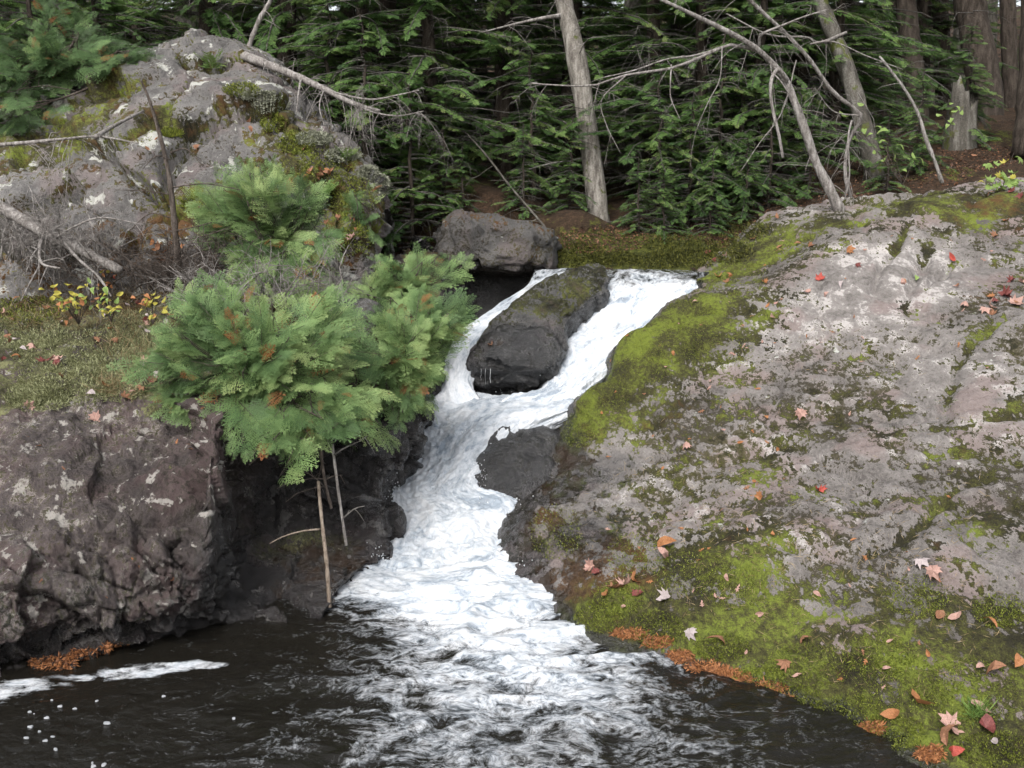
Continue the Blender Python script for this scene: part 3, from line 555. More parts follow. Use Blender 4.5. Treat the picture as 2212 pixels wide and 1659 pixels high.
def water_loft(name, rows, nu, nv, foam_rows, edge, relief, seed, label=None):
    Gd = [[P(*a) for a in r] for r in rows]; out = []
    for r in Gd:
        a = r[0] + (r[0] - r[1]) / np.linalg.norm(r[0] - r[1]) * edge + (0, 0, -edge * 1.3); b = r[-1] + (r[-1] - r[-2]) / np.linalg.norm(r[-1] - r[-2]) * edge + (0, 0, -edge * 1.3)
        out.append([a] + r + [b])
    V = catmull(out, nu, nv); N = gridnormals(V); N *= np.sign(N[..., 2].mean())
    lat = V[:, -1] - V[:, 0]; lat = lat / np.linalg.norm(lat, axis=1, keepdims=True); sd_ = np.linspace(-1, 1, nv); ew = np.abs(sd_) ** 3 * np.sign(sd_)
    V = V + lat[:, None] * (ew[None] * (.5 + .5 * fbm(V.reshape(-1, 3), 5, 4, .65, seed=seed + 3).reshape(nu, nv)) * edge * .8)[..., None]
    ln = np.r_[0, np.cumsum(np.linalg.norm(np.diff(V.mean(1), axis=0), axis=1))]; uu = np.repeat(ln[:, None], nv, 1)
    wd = np.linalg.norm(V[:, -1] - V[:, 0], axis=1).mean(); vv = np.repeat(np.linspace(0, wd, nv)[None], nu, 0)
    flow = np.stack([vv * 1.4, uu * 0.45, uu * 0 + seed], -1).reshape(-1, 3)
    q = V.reshape(-1, 3); n = N.reshape(-1, 3)
    lump = fbm(flow * (1, 1.5, 1), 3.0, 3, .5, seed=seed); fine = fbm(flow * (1.0, .8, 1), 11, 3, .55, seed=seed + 1); spl = fbm(q, 34, 3, .6, seed=seed + 2)
    fr = np.interp(np.linspace(0, 1, nu), np.linspace(0, 1, len(foam_rows)), foam_rows)[:, None].repeat(nv, 1).ravel()
    q = q + n * (relief * (0.3 + .7 * fr) * (1.3 * lump + 0.50 * fine + 0.30 * spl))[:, None]
    o = MB().add(q, gridfaces(nu, nv)).build(name, M['water'], origin=(0, 0, 0), foam=fr + .12 * lump - .38 * sstep(.62, .95, np.abs(np.linspace(-1, 1, nv)))[None].repeat(nu, 0).ravel()); set_flow(o, flow); return tag(o, kind='structure')
water_loft('waterfall', [
 [(1320, 588, 11.45), (1400, 586, 11.45), (1500, 592, 11.35)], [(1322, 612, 11.05), (1400, 606, 11.05), (1500, 610, 10.98)], [(1310, 640, 10.75), (1390, 630, 10.75), (1485, 632, 10.75)], [(1285, 670, 10.5), (1365, 662, 10.5), (1450, 668, 10.45)],
 [(1235, 720, 10.1), (1320, 715, 10.0), (1403, 715, 10.05)], [(1215, 780, 9.6), (1280, 775, 9.55), (1350, 768, 9.65)], [(1180, 838, 9.2), (1230, 832, 9.15), (1292, 815, 9.3)], [(1100, 862, 9.0), (1175, 858, 8.95), (1255, 850, 9.05)], [(1080, 905, 8.9), (1165, 905, 8.8), (1250, 895, 8.95)]],
 260, 150, [.28, .40, .66, .74, .74, .75, .78, .82, .86], .10, .055, 1)
water_loft('waterfall', [
 [(1160, 585, 11.5), (1200, 580, 11.5), (1245, 580, 11.4)], [(1135, 620, 11.1), (1170, 612, 11.0), (1225, 603, 10.95)], [(1065, 668, 10.6), (1105, 655, 10.5), (1165, 640, 10.4)], [(1000, 712, 10.2), (1030, 707, 10.1), (1080, 698, 10.0)],
 [(968, 762, 9.8), (990, 757, 9.7), (1028, 760, 9.6)], [(955, 820, 9.5), (975, 820, 9.4), (1005, 820, 9.4)], [(940, 860, 9.3), (985, 862, 9.2), (1030, 862, 9.2)], [(935, 905, 9.2), (985, 908, 9.1), (1040, 908, 9.1)]],
 240, 90, [.32, .5, .58, .6, .62, .68, .78, .88], .06, .03, 3)
water_loft('waterfall', [
 [(930, 850, 9.6), (1080, 855, 9.4), (1270, 846, 9.25)], [(905, 888, 8.95), (1030, 890, 8.75), (1225, 872, 8.8)], [(890, 930, 8.6), (1000, 938, 8.4), (1125, 922, 8.45)], [(872, 990, 8.2), (960, 1000, 8.05), (1055, 990, 8.15)],
 [(838, 1050, 7.8), (930, 1060, 7.7), (1030, 1055, 7.8)], [(832, 1100, 7.55), (970, 1100, 7.45), (1122, 1095, 7.65)], [(830, 1160, 7.2), (960, 1160, 7.15), (1115, 1145, 7.35)], [(800, 1222, 6.8), (950, 1235, 6.72), (1108, 1205, 6.95)], [(780, 1275, 6.55), (950, 1290, 6.5), (1120, 1255, 6.7)]],
 330, 200, [.86, .82, .78, .76, .77, .8, .84, .86, .84], .10, .06, 5)
# still water above the lip
ux, uy = np.meshgrid(np.arange(0.26, 2.5, 0.02), np.arange(11.15, 12.7, 0.02), indexing='ij')
q = np.stack([ux, uy, ux * 0 + 1.765], -1).reshape(-1, 3); q[:, 2] += 0.010 * fbm(q * (1, .5, 1), 6, 3, seed=2) - .25 * sstep(11.45, 11.15, q[:, 1])
up_w = MB().add(q, gridfaces(*ux.shape)).build('stream', M['water'], origin=(0, 0, 0), foam=np.full(len(q), .22)); set_flow(up_w, q * (1.5, .5, 0)); tag(up_w, kind='structure')

# round foam bubbles drifting on the dark side of the pool
M['foam'] = plain('white_foam', (0.22, 0.23, 0.24), (0.35, 0.36, 0.38), 40, .5)
rng = np.random.RandomState(8); mb = MB()
for k in range(20):
    u, v = (rng.uniform(-20, 260), rng.uniform(1510, 1655)) if k < 18 else (rng.uniform(280, 640), rng.uniform(1440, 1650)); p = PZ(u, v, .012); r = rng.uniform(.004, .012); th_ = np.linspace(0, 6.283, 15); ri = r * .12; th_ = th_ + 0; wob = 1 + .25 * np.sin(th_ * rng.randint(2, 4) + rng.rand() * 6)
    ring = [np.stack([p[0] + rr * wob * np.cos(th_) * 1.25, p[1] + rr * wob * np.sin(th_), np.full(15, p[2] + hh)], 1) for rr, hh in ((r, -.008), (r * .85, .001), (ri, .0005), (ri * .8, -.008))]
    mb.add(np.array(ring), gridfaces(4, 15))
tag(mb.build('foam_bubbles', M['foam']), 'small rings of floating foam on the dark water at lower left', 'foam', kind='stuff')
# ------------------------------------------------------------------ looking up surfaces
def bvh_of(o):
    me = o.data; n = len(me.vertices); c = np.empty(n * 3, np.float32); me.vertices.foreach_get('co', c); c = c.reshape(-1, 3) + np.array(o.location)
    k = len(me.polygons); ls = np.empty(k, np.int32); me.polygons.foreach_get('loop_start', ls); li = np.empty(len(me.loops), np.int32); me.loops.foreach_get('vertex_index', li)
    return BVHTree.FromPolygons(c.tolist(), [f.tolist() for f in np.split(li, ls[1:])])
BV = {'slope': bvh_of(right), 'cliff': bvh_of(left), 'outcrop': bvh_of(out), 'ground': bvh_of(go)}
for i, o in enumerate([o for o in col.objects if o.name.startswith('boulder')]): BV['b%d' % i] = bvh_of(o)
def hit(u, v, names=None):
    best = None; d = ray(u, v)
    for k in (names or BV):
        r = BV[k].ray_cast(Vector(CAM), d)
        if r[0] is not None and (best is None or r[3] < best[3]): best = r
    return best
def drop(x, y, names=None, z0=9.0):
    best = None
    for k in (names or BV):
        r = BV[k].ray_cast(Vector((x, y, z0)), Vector((0, 0, -1)))
        if r[0] is not None and (best is None or r[0].z > best[0].z): best = r
    return best

# ------------------------------------------------------------------ vegetation materials
M['hemlock'] = foliage_material('hemlock_needles', [(0.05, (0.045, 0.09, 0.03)), (0.45, (0.112, 0.2, 0.058)), (0.75, (0.165, 0.26, 0.075)), (1.0, (0.23, 0.275, 0.10))], .4)
M['cedar'] = foliage_material('cedar_scales', [(0.0, (0.04, 0.07, 0.025)), (0.3, (0.10, 0.175, 0.066)), (0.6, (0.2, 0.30, 0.11)), (0.88, (0.33, 0.42, 0.17)), (0.98, (0.30, 0.34, 0.13)), (1.0, (0.28, 0.11, 0.04))])
M['bark_grey'] = bark_material('grey_bark', (0.07, 0.06, 0.052), (0.16, 0.145, 0.125), (0.3, 0.28, 0.25), moss=0.1)
M['bark_dark'] = bark_material('dark_bark', (0.016, 0.012, 0.009), (0.04, 0.031, 0.024), (0.08, 0.065, 0.053))
M['bark_mottled'] = bark_material('mottled_bark', (0.035, 0.032, 0.026), (0.085, 0.077, 0.065), (0.2, 0.19, 0.17), 7, 0.3)
M['dead'] = bark_material('dead_grey_wood', (0.10, 0.09, 0.08), (0.22, 0.2, 0.185), (0.38, 0.36, 0.34), 30)
M['deadbrown'] = bark_material('dead_brown_wood', (0.035, 0.027, 0.022), (0.075, 0.06, 0.05), (0.15, 0.125, 0.11), 30)
M['twig'] = bark_material('grey_twigs', (0.04, 0.036, 0.031), (0.08, 0.073, 0.066), (0.16, 0.15, 0.137), 30)
M['stick'] = bark_material('bare_tan_wood', (0.10, 0.075, 0.055), (0.2, 0.16, 0.125), (0.32, 0.27, 0.22), 30)

# ------------------------------------------------------------------ sprays
def diamond(o, d, s, L, w, z=0.0):
    o = np.array(o, float); d = np.array(d, float); s = np.array(s, float); m = o + d * L * .45
    return [o, m + s * w / 2 + (0, 0, z), o + d * L, m - s * w / 2 + (0, 0, z)]
def hemlock_template():
    V = []; V += diamond((0, 0, 0), (1, 0, 0), (0, 1, 0), 1.0, .045)
    k = 9
    for i in range(k):
        t = .05 + .9 * i / k
        for sd_ in (-1, 1):
            L = (.44 * (1 - t) ** .75 + .09) * R.uniform(.8, 1.15); a = math.radians(R.uniform(44, 62)) * sd_
            d = np.array([math.cos(a), math.sin(a), R.uniform(-.30, .1)]); s = np.array([-math.sin(a), math.cos(a), 0])
            V += diamond((t, 0, -.10 * t * t), d, s, L, .075, R.uniform(-.01, .015))
    return np.array(V), np.arange(len(V)).reshape(-1, 4)
def cedar_template(seed):
    r = np.random.RandomState(seed); V = []
    def stem(o, ang, L, lvl):
        n = 4; pts = [np.array(o)]; a = ang; bend = r.uniform(-.25, .25)
        d = np.array([math.cos(a), math.sin(a), 0]); s = np.array([-math.sin(a), math.cos(a), 0])
        V.extend(diamond(o, d, s, L, (.022, .022, .026)[lvl], r.uniform(-.01, .01)))
        if lvl == 2: return
        k = 9 if lvl == 0 else 5; side = 1
        for i in range(k):
            t = .14 + .8 * i / k; side = -side
            l2 = L * ((.40 * (1 - t) + .11) if lvl == 0 else (.42 * (1 - t) + .24)) * r.uniform(.85, 1.15)
            z = -.10 * t * t if lvl == 0 else r.uniform(-.02, .02)
            stem(np.array(o) + d * L * t + (0, 0, z), a + side * math.radians(r.uniform(32, 50)), l2, lvl + 1)
    stem((0, 0, 0), 0.0, 1.0, 0)
    v = np.array(V); v[:, 2] -= .18 * v[:, 0] ** 2 + .5 * v[:, 1] ** 2 * .4
    return v, np.arange(len(v)).reshape(-1, 4)
HT = [hemlock_template() for _ in range(3)]; CT = [cedar_template(k) for k in range(4)]
def sprays(mb, tmpls, O, D, U, L, tint, rng=R, tipgain=0.22):  # tipgain paints lit tips over darker inner foliage, also pale new growth
    """lay one flat spray at each origin O, growing along D, facing U, L long"""
    O = np.asarray(O, float); D = np.asarray(D, float); U = np.asarray(U, float); L = np.asarray(L, float); tint = np.asarray(tint, float)
    D = D / (np.linalg.norm(D, axis=1, keepdims=True) + 1e-9); S = np.cross(U, D); S /= np.linalg.norm(S, axis=1, keepdims=True) + 1e-9; U = np.cross(D, S)
    pick = rng.randint(0, len(tmpls), len(O))
    for k, (tv, tf) in enumerate(tmpls):
        i = np.where(pick == k)[0]
        if not len(i): continue
        V = O[i][:, None] + L[i][:, None, None] * (tv[None, :, 0:1] * D[i][:, None] + tv[None, :, 1:2] * S[i][:, None] + tv[None, :, 2:3] * U[i][:, None])
        F = tf[None] + (np.arange(len(i)) * len(tv))[:, None, None]
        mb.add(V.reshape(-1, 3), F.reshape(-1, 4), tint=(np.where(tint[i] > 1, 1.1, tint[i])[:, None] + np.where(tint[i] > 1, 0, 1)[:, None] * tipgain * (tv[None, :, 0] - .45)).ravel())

def bow(o, d, L, n=5, droop=0.25, wob=0.06, rng=R):
    d = np.asarray(d, float); d = d / (np.linalg.norm(d) + 1e-9); t = np.linspace(0, 1, n)[:, None]
    p = np.asarray(o, float) + d * L * t + np.array([0, 0, -1.0]) * droop * L * t ** 2
    w_ = rng.normal(0, 1, (n, 3)) * wob * L * t; return p + np.cumsum(w_, 0) * .35
def twigs(mb, path, r0, n, L, rng, depth=1, droop=.3, spread=.9, up=0.0, tmin=.15, sides=4):
    path = np.asarray(path, float); m = len(path); T = np.gradient(path, axis=0)
    for _ in range(n):
        f = rng.uniform(tmin, .98) * (m - 1); i = int(f); o = path[i] * (1 - (f - i)) + path[min(i + 1, m - 1)] * (f - i)
        t = T[i] / (np.linalg.norm(T[i]) + 1e-9); d = t * rng.uniform(.2, .8) + rng.normal(0, 1, 3) * spread + (0, 0, up)
        l = L * rng.uniform(.4, 1.15); b = bow(o, d, l, 5, droop * rng.uniform(.2, 1.6), .10, rng)
        rr = r0 * rng.uniform(.6, 1); tube(mb, b, np.linspace(rr, rr * .35, 5), sides)
        if depth > 1: twigs(mb, b, rr * .6, max(2, n // 2), l * .5, rng, depth - 1, droop, spread, up, .2, 3)

# ------------------------------------------------------------------ hemlock trees
def crown_into(mb, wood, H, z0, z1, Lmax, nb, rng, lean=0.0, seglen=.21, dens=1.0, toptaper=.8):
    O, D, U, L, T = [], [], [], [], []
    for b in range(nb):
        z = z0 + (z1 - z0) * ((b + rng.rand()) / nb); az = rng.uniform(0, 2 * math.pi)
        l = Lmax * (max(.08, 1 - z / H)) ** toptaper * rng.uniform(.65, 1.1); h = np.array([math.cos(az), math.sin(az), rng.uniform(-.12, .22)])
        p = bow((lean * z, 0, z), h, l, 7, rng.uniform(.12, .38), .04, rng); tube(wood, p, np.linspace(.012 + .008 * l, .004, 7), 4)
        base = rng.uniform(.1, .75); k = int(max(5, l / .043) * dens)
        for s in range(k):
            t = .12 + .88 * (s + rng.rand()) / k; f = t * 6; i = min(5, int(f)); o = p[i] + (p[i + 1] - p[i]) * (f - i); dr = p[i + 1] - p[i]; dr = dr / np.linalg.norm(dr)
            sd_ = np.array([-dr[1], dr[0], 0]) * (1 if s % 2 else -1); a = rng.uniform(.5, 1.15)
            if s == k - 1: a = 0
            O.append(o); D.append(dr * math.cos(a) + sd_ * math.sin(a) + (0, 0, rng.uniform(-.35, .05))); U.append((rng.normal(0, .35), rng.normal(0, .35) - .2, 1)); L.append(seglen * (1.15 - .55 * t) * rng.uniform(.7, 1.2)); T.append(np.clip(base + rng.normal(0, .16), 0, 1))
    sprays(mb, HT, O, D, U, L, T, rng)
def hemlock(seed, H, z0, Lmax, nb, rad, bark='bark_dark', seglen=.21, z1=None):
    rng = np.random.RandomState(seed); root = empty('hemlock_tree', (0, 0, 0)); lean = rng.uniform(-.03, .03)
    tr = MB(); zz = np.linspace(-.3, H, 14); tube(tr, np.stack([lean * zz + rng.normal(0, .02, 14), rng.normal(0, .02, 14), zz], 1), rad * (1.02 - zz / H) ** .8 + .006, 10)
    tko = tr.build('trunk', M[bark], root)
    cr, wd_ = MB(), MB(); crown_into(cr, wd_, H, z0, z1 or H * .97, Lmax, nb, rng, lean, seglen)
    for b in range(int(nb * .28)):
        z = rng.uniform(.2, max(2.6, z0 * 1.6)); az = rng.uniform(0, 6.28); p = bow((lean * z, 0, z), (math.cos(az), math.sin(az), .1), Lmax * rng.uniform(.3, .75), 6, .25, .07, rng); tube(wd_, p, np.linspace(.012, .004, 6), 4); twigs(wd_, p, .005, 4, .35, rng, 1, .4, .6)
    tag(wd_.build('branches', M['twig'], tko), kind='stuff'); tag(cr.build('crown', M['hemlock'], root), kind='stuff'); return root
HV = [hemlock(1, 8.5, .4, 2.7, 135, .16), hemlock(2, 9, .8, 3.0, 135, .19), hemlock(3, 7.5, .3, 2.4, 130, .12), hemlock(4, 11, 2.8, 3.0, 120, .24, 'bark_grey'), hemlock(5, 2.3, .12, .95, 55, .03, seglen=.17)]
used = [False] * len(HV)
def plant(kind, u, Y, sc, label, group=None, dz=0.0):
    o = HV[kind] if not used[kind] else copy_tree(HV[kind]); used[kind] = True
    x = (u - PW / 2) / PF * Y * 1.0; z = float(ground_z(np.array([x]), np.array([Y]))[0]); h = drop(x, Y)
    if h is not None: z = h[0].z
    o.location = (x, Y, z - .05 + dz); o.rotation_euler = (0, 0, R.uniform(0, 6.28)); o.scale = (sc, sc, sc * R.uniform(.92, 1.08)); tag(o, label, 'tree', group); return o
near = [(0, 640, 14.9, 1.0, 'bushy hemlock right behind the grey outcrop crest'), (2, 930, 14.2, 1.0, 'slim green hemlock between the thick dark trunk and the leaning grey trunk'), (0, 1090, 15.6, 1.05, 'full hemlock left of the leaning grey trunk, drooping branches'),
        (2, 1400, 14.6, 1.0, 'green hemlock just right of the leaning grey trunk'), (1, 1560, 16.0, 1.0, 'dense hemlock behind the long bare branch'), (0, 1700, 15.3, .95, 'dark hemlock behind the leaning bare tree'),
        (1, 130, 15.2, .9, 'leafy hemlock overhanging the left shoulder of the outcrop'), (2, 330, 16.0, 1.0, 'hemlock above the outcrop, left of the thin birch'), (0, -40, 14.4, .85, 'hemlock at the far left edge above the brush'), (2, 800, 14.0, .9, 'hemlock half hiding the thick dark trunk'), (1, 1230, 15.4, .9, 'hemlock right behind the leaning grey trunk'), (2, 1500, 14.4, .85, 'lighter hemlock under the long bare branch'), (2, 1620, 14.2, .75, 'low spreading hemlock left of the leaning dead tree'), (0, 480, 15.0, .9, 'hemlock behind the thin birch on the outcrop'), (2, 1780, 15.0, .8, 'short hemlock between the dead tree and the mottled trunk')]
for k, u, Y, s, lb in near: plant(k, u, Y, s, lb)
saps = [(890, 12.7, 1.0, 'young hemlock beside the outcrop end, behind the cedar'), (960, 13.1, .8, 'small hemlock sapling just left of the capping boulder'), (800, 12.9, 1.1, 'young hemlock hugging the back of the outcrop end'), (720, 13.6, 1.2, 'hemlock sapling under the fallen dead treetop'),
        (1420, 13.4, .9, 'low hemlock sapling on the mossy bank right of the lip'), (1540, 13.6, 1.0, 'hemlock sapling in front of the dark wood, above the lip'), (1960, 13.4, .6, 'tiny hemlock seedling by the foot of the leaning sapling'), (2060, 14.6, .8, 'small hemlock sapling before the broken stump'), (1150, 13.9, .9, 'hemlock sapling behind the fallen pole'), (110, 12.6, 1.1, 'young hemlock on top of the outcrop at the left'), (250, 13.2, 1.0, 'hemlock sapling on the outcrop top beside the mossy log'), (-20, 12.0, 1.0, 'young hemlock at the left edge of the outcrop'), (1000, 12.95, .5, 'hemlock seedling drooping over the capping boulder at left'), (1130, 13.0, .5, 'hemlock seedling just behind the capping boulder'), (1480, 13.2, .8, 'spreading hemlock sapling above the right chute'), (1650, 13.2, .75, 'hemlock sapling left of the dead tree foot'), (1735, 13.3, .6, 'tiny hemlock right against the leaning dead tree foot'), (1590, 14.0, 1.1, 'taller hemlock sapling in the gap above the slope'), (1230, 13.3, .6, 'tiny hemlock between the fallen pole and the grey trunk'), (1430, 12.7, .4, 'seedling hemlock on the moss behind the right chute'), (1530, 12.75, .45, 'bushy little hemlock at the right end of the fall lip'), (1605, 12.95, .5, 'little hemlock at the top of the moss band'), (1375, 12.85, .45, 'seedling hemlock right of the grey trunk foot'), (1900, 12.9, .5, 'knee-high hemlock under the thin crooked dead tree')]
for u, Y, s, lb in saps: plant(4, u, Y, s, lb)
far = 'hemlocks massed deep in the wood'
def farl(u, Y):
    w_ = 'behind the grey outcrop' if u < 600 else 'behind the thick dark trunk' if u < 950 else 'behind the leaning grey trunk' if u < 1420 else 'behind the bare dead tree' if u < 1850 else 'among the dark trunks at upper right'
    return ('shaded hemlock in the middle distance ' if Y < 22.5 else 'dim hemlock deep in the wood ' if Y < 29 else 'farthest dim hemlock ') + w_
for i, (u, Y) in enumerate([(-150, 19), (60, 18.6), (240, 20), (440, 18.5), (560, 20.5), (760, 18), (900, 19.6), (1010, 18.2), (1180, 19.5), (1330, 18.5), (1480, 20), (1640, 19), (1790, 18.6), (1930, 21), (2080, 22), (2260, 21), (2390, 19),
                            (-60, 24), (130, 25), (330, 24.5), (520, 26), (700, 24), (860, 25.5), (1030, 24), (1200, 26), (1370, 24.3), (1540, 25.6), (1700, 24), (1870, 26), (2030, 27), (2190, 28), (2330, 26), (20, 32), (260, 33), (480, 31), (720, 34), (950, 32), (1150, 34), (1390, 32), (1600, 33), (1820, 34), (2050, 36), (2280, 34)]):
    plant([0, 1, 2, 3, 1, 0][i % 6] if u < 1880 else [3, 1, 3][i % 3], u + R.uniform(-25, 25), Y, R.uniform(.9, 1.2), farl(u, Y), far)
# ------------------------------------------------------------------ traced trunks
def traced_tree(name, pts, rads, mat, label, crown=None, n=26, nd=6, seed=0, dl=.8, cat='tree', sides=12, dead='dead', branches=()):
    rng = np.random.RandomState(seed); W = np.array([P(*a) for a in pts]); base = W[0].copy(); root = empty(name, base, label, cat)
    S = spline(W - base, n); rr = np.interp(np.linspace(0, 1, n), np.linspace(0, 1, len(rads)), rads); mb = MB(); S[0, 2] -= .15
    tube(mb, S, rr * (1 + .05 * rng.normal(0, 1, n)), sides); tko = mb.build('trunk', M[mat], root)
    for (bp, r0, r1, nt, tl) in branches:
        B = spline(np.array([P(*a) for a in bp]) - base, 14); b = MB(); tube(b, B, np.linspace(r0, r1, 14), 6); bo = b.build('branch', M[dead], root); t_ = MB(); twigs(t_, B, max(r1 * .8, .004), nt, tl, rng, 2, .5, .6); tag(t_.build('twigs', M[dead], bo), kind='stuff')
    if nd:
        b = MB(); twigs(b, S, .009, nd, dl, rng, 2, .25, .9); tag(b.build('twigs', M[dead], tko), kind='stuff')
    if crown:
        cr, wd_ = MB(), MB(); topz = S[-1]; crown_into(cr, wd_, 5.0, .3, 4.7, crown * .8, 36, rng)
        for m_ in (cr, wd_): m_.v = [v + topz - (0, 0, 2.2) for v in m_.v]
        wd_.build('branches', M['deadbrown'], root); cr.build('crown', M['hemlock'], root)
    return root
traced_tree('tree', [(1302, 560, 13.3), (1290, 440, 13.4), (1276, 330, 13.5), (1258, 200, 13.6), (1238, 90, 13.7), (1215, -10, 13.8), (1170, -260, 13.9), (1120, -560, 14)], [.16, .145, .135, .13, .125, .12, .1, .08], 'bark_grey', 'leaning grey-barked tree trunk standing alone behind the top of the falls', 2.2, seed=3, nd=9,
            branches=[([(1222, 32, 13.75), (1180, 38, 13.6), (1120, 50, 13.5), (1040, 70, 13.3)], .035, .006, 7, .5), ([(1220, 20, 13.75), (1200, -10, 13.7), (1190, -40, 13.6)], .02, .008, 3, .4), ([(1270, 340, 13.5), (1210, 350, 13.4), (1160, 360, 13.3), (1120, 375, 13.2)], .014, .004, 5, .4)])
traced_tree('tree', [(850, 420, 14.8), (845, 250, 14.9), (835, 130, 15.0), (830, 0, 15.0), (826, -300, 15.2), (824, -700, 15.4)], [.20, .19, .185, .18, .15, .1], 'bark_dark', 'thick dark shaggy trunk standing behind the fallen dead treetop', 2.6, seed=5, nd=6,
            branches=[([(815, 62, 14.9), (795, 66, 14.7), (775, 64, 14.6), (768, 60, 14.6)], .06, .03, 2, .4)], dead='deadbrown')
traced_tree('tree', [(1890, 365, 13.6), (1872, 300, 13.7), (1848, 210, 13.8), (1822, 130, 13.9), (1790, 50, 14.0), (1762, -20, 14.1), (1700, -200, 14.4)], [.13, .12, .115, .11, .105, .1, .08], 'bark_mottled', 'mottled grey trunk leaning left behind the bare dead tree', 2.2, seed=7, nd=8,
            branches=[([(1828, 70, 13.9), (1770, 92, 13.7), (1740, 80, 13.5), (1660, 75, 13.3), (1570, 30, 13.2)], .022, .008, 6, .5)])
for i, (pts, rad, lb) in enumerate([([(2140, 330, 17), (2125, 180, 17), (2105, 60, 17.1), (2092, -20, 17.2), (2050, -400, 17.5)], [.30, .27, .25, .24, .18], 'very broad dark trunk in the shaded wood at upper right'),
                                    ([(1985, 330, 17.5), (1978, 200, 17.5), (1966, 90, 17.6), (1955, -20, 17.7), (1935, -400, 18)], [.2, .18, .17, .17, .14], 'dark upright trunk left of the broken stump in the shaded wood'),
                                    ([(2190, 340, 18.5), (2182, 150, 18.5), (2176, -20, 18.6), (2165, -400, 19)], [.15, .14, .13, .1], 'slender dark trunk at the far upper right edge'),
                                    ([(2222, 310, 13.5), (2222, 240, 13.6), (2228, 100, 13.7), (2232, -300, 14)], [.2, .16, .15, .12], 'dark trunk base cut by the right picture edge'),
                                    ([(2040, 300, 21), (2035, 120, 21), (2030, -20, 21), (2020, -350, 21)], [.17, .16, .15, .12], 'thin black trunk between the two broad trunks at upper right')]):
    traced_tree('tree', pts, rad, 'bark_dark', lb, 2.4 if i < 3 else None, seed=20 + i, nd=3, dead='deadbrown')
# broken stump
st_ = P(2072, 335, 14.5); mb = MB(); a = np.linspace(0, 2 * math.pi, 28, endpoint=False)
Vs = []
for k, h in enumerate(np.linspace(-.2, 1, 9)):
    top_h = .62 + .35 * np.abs(np.sin(a * 1.0 + .8)) ** 3 + .12 * np.sin(a * 5) ** 2
    r = .21 * (1.12 - .2 * h) * (1 + .07 * np.sin(a * 7 + h))
    Vs.append(np.stack([r * np.cos(a), r * np.sin(a) * .8, np.where(h < 0, h, h * top_h)], 1))
inner = Vs[-1].copy(); inner[:, :2] *= .55; inner[:, 2] -= .35; Vs.append(inner)
Vs = np.array(Vs); ii = np.arange(Vs.shape[0] * 28).reshape(-1, 28); jj = np.roll(ii, -1, 1)
mb.add(Vs.reshape(-1, 3) + st_, np.stack([ii[:-1], jj[:-1], jj[1:], ii[1:]], -1).reshape(-1, 4)); mb.f3.append(np.array([[ii[-1][k], ii[-1][k + 1], ii[-1][0]] for k in range(1, 27)]))
tag(mb.build('tree_stump', M['bark_mottled']), 'splintered grey broken stump at the edge of the dark wood', 'stump')
# birch sapling, leaning dead tree, saplings, poles
def pole(name, pts, r0, r1, mat, label, cat, nt=4, tl=.4, seed=1, depth=2, droop=.3, spread=.8, n=22, branches=(), up=0.0, twigmat=None):
    rng = np.random.RandomState(seed); W = np.array([P(*a) for a in pts]); base = W[0].copy(); root = empty(name, base, label, cat); S = spline(W - base, n)
    mb = MB(); tube(mb, S, np.linspace(r0, r1, n) * (1 + .08 * rng.normal(0, 1, n)), 8); stem_ = mb.build('stem', M[mat], root)
    for (bp, b0, b1, k, l) in branches:
        B = spline(np.array([P(*a) for a in bp]) - base, 16); b = MB(); tube(b, B, np.linspace(b0, b1, 16), 6)
        bo = b.build('branch', M[twigmat or mat], root)
        if k:
            t_ = MB(); twigs(t_, B, max(.0035, b1 * .8), k, l, rng, depth, droop, spread, up); tag(t_.build('twigs', M[twigmat or mat], bo), kind='stuff')
    if nt:
        for k in range(min(nt, 6)):
            b = MB(); twigs(b, S, .006, max(1, nt // 6), tl, rng, depth, droop, spread, up); tag(b.build('twig', M[twigmat or mat], stem_), kind='stuff')
    return root
pole('birch_sapling', [(532, 125, 13.2), (545, 80, 13.2), (562, 40, 13.2), (585, 0, 13.2), (610, -60, 13.2)], .035, .025, 'dead', 'thin pale birch stem rising behind the outcrop crest', 'sapling', 8, .5, 2)
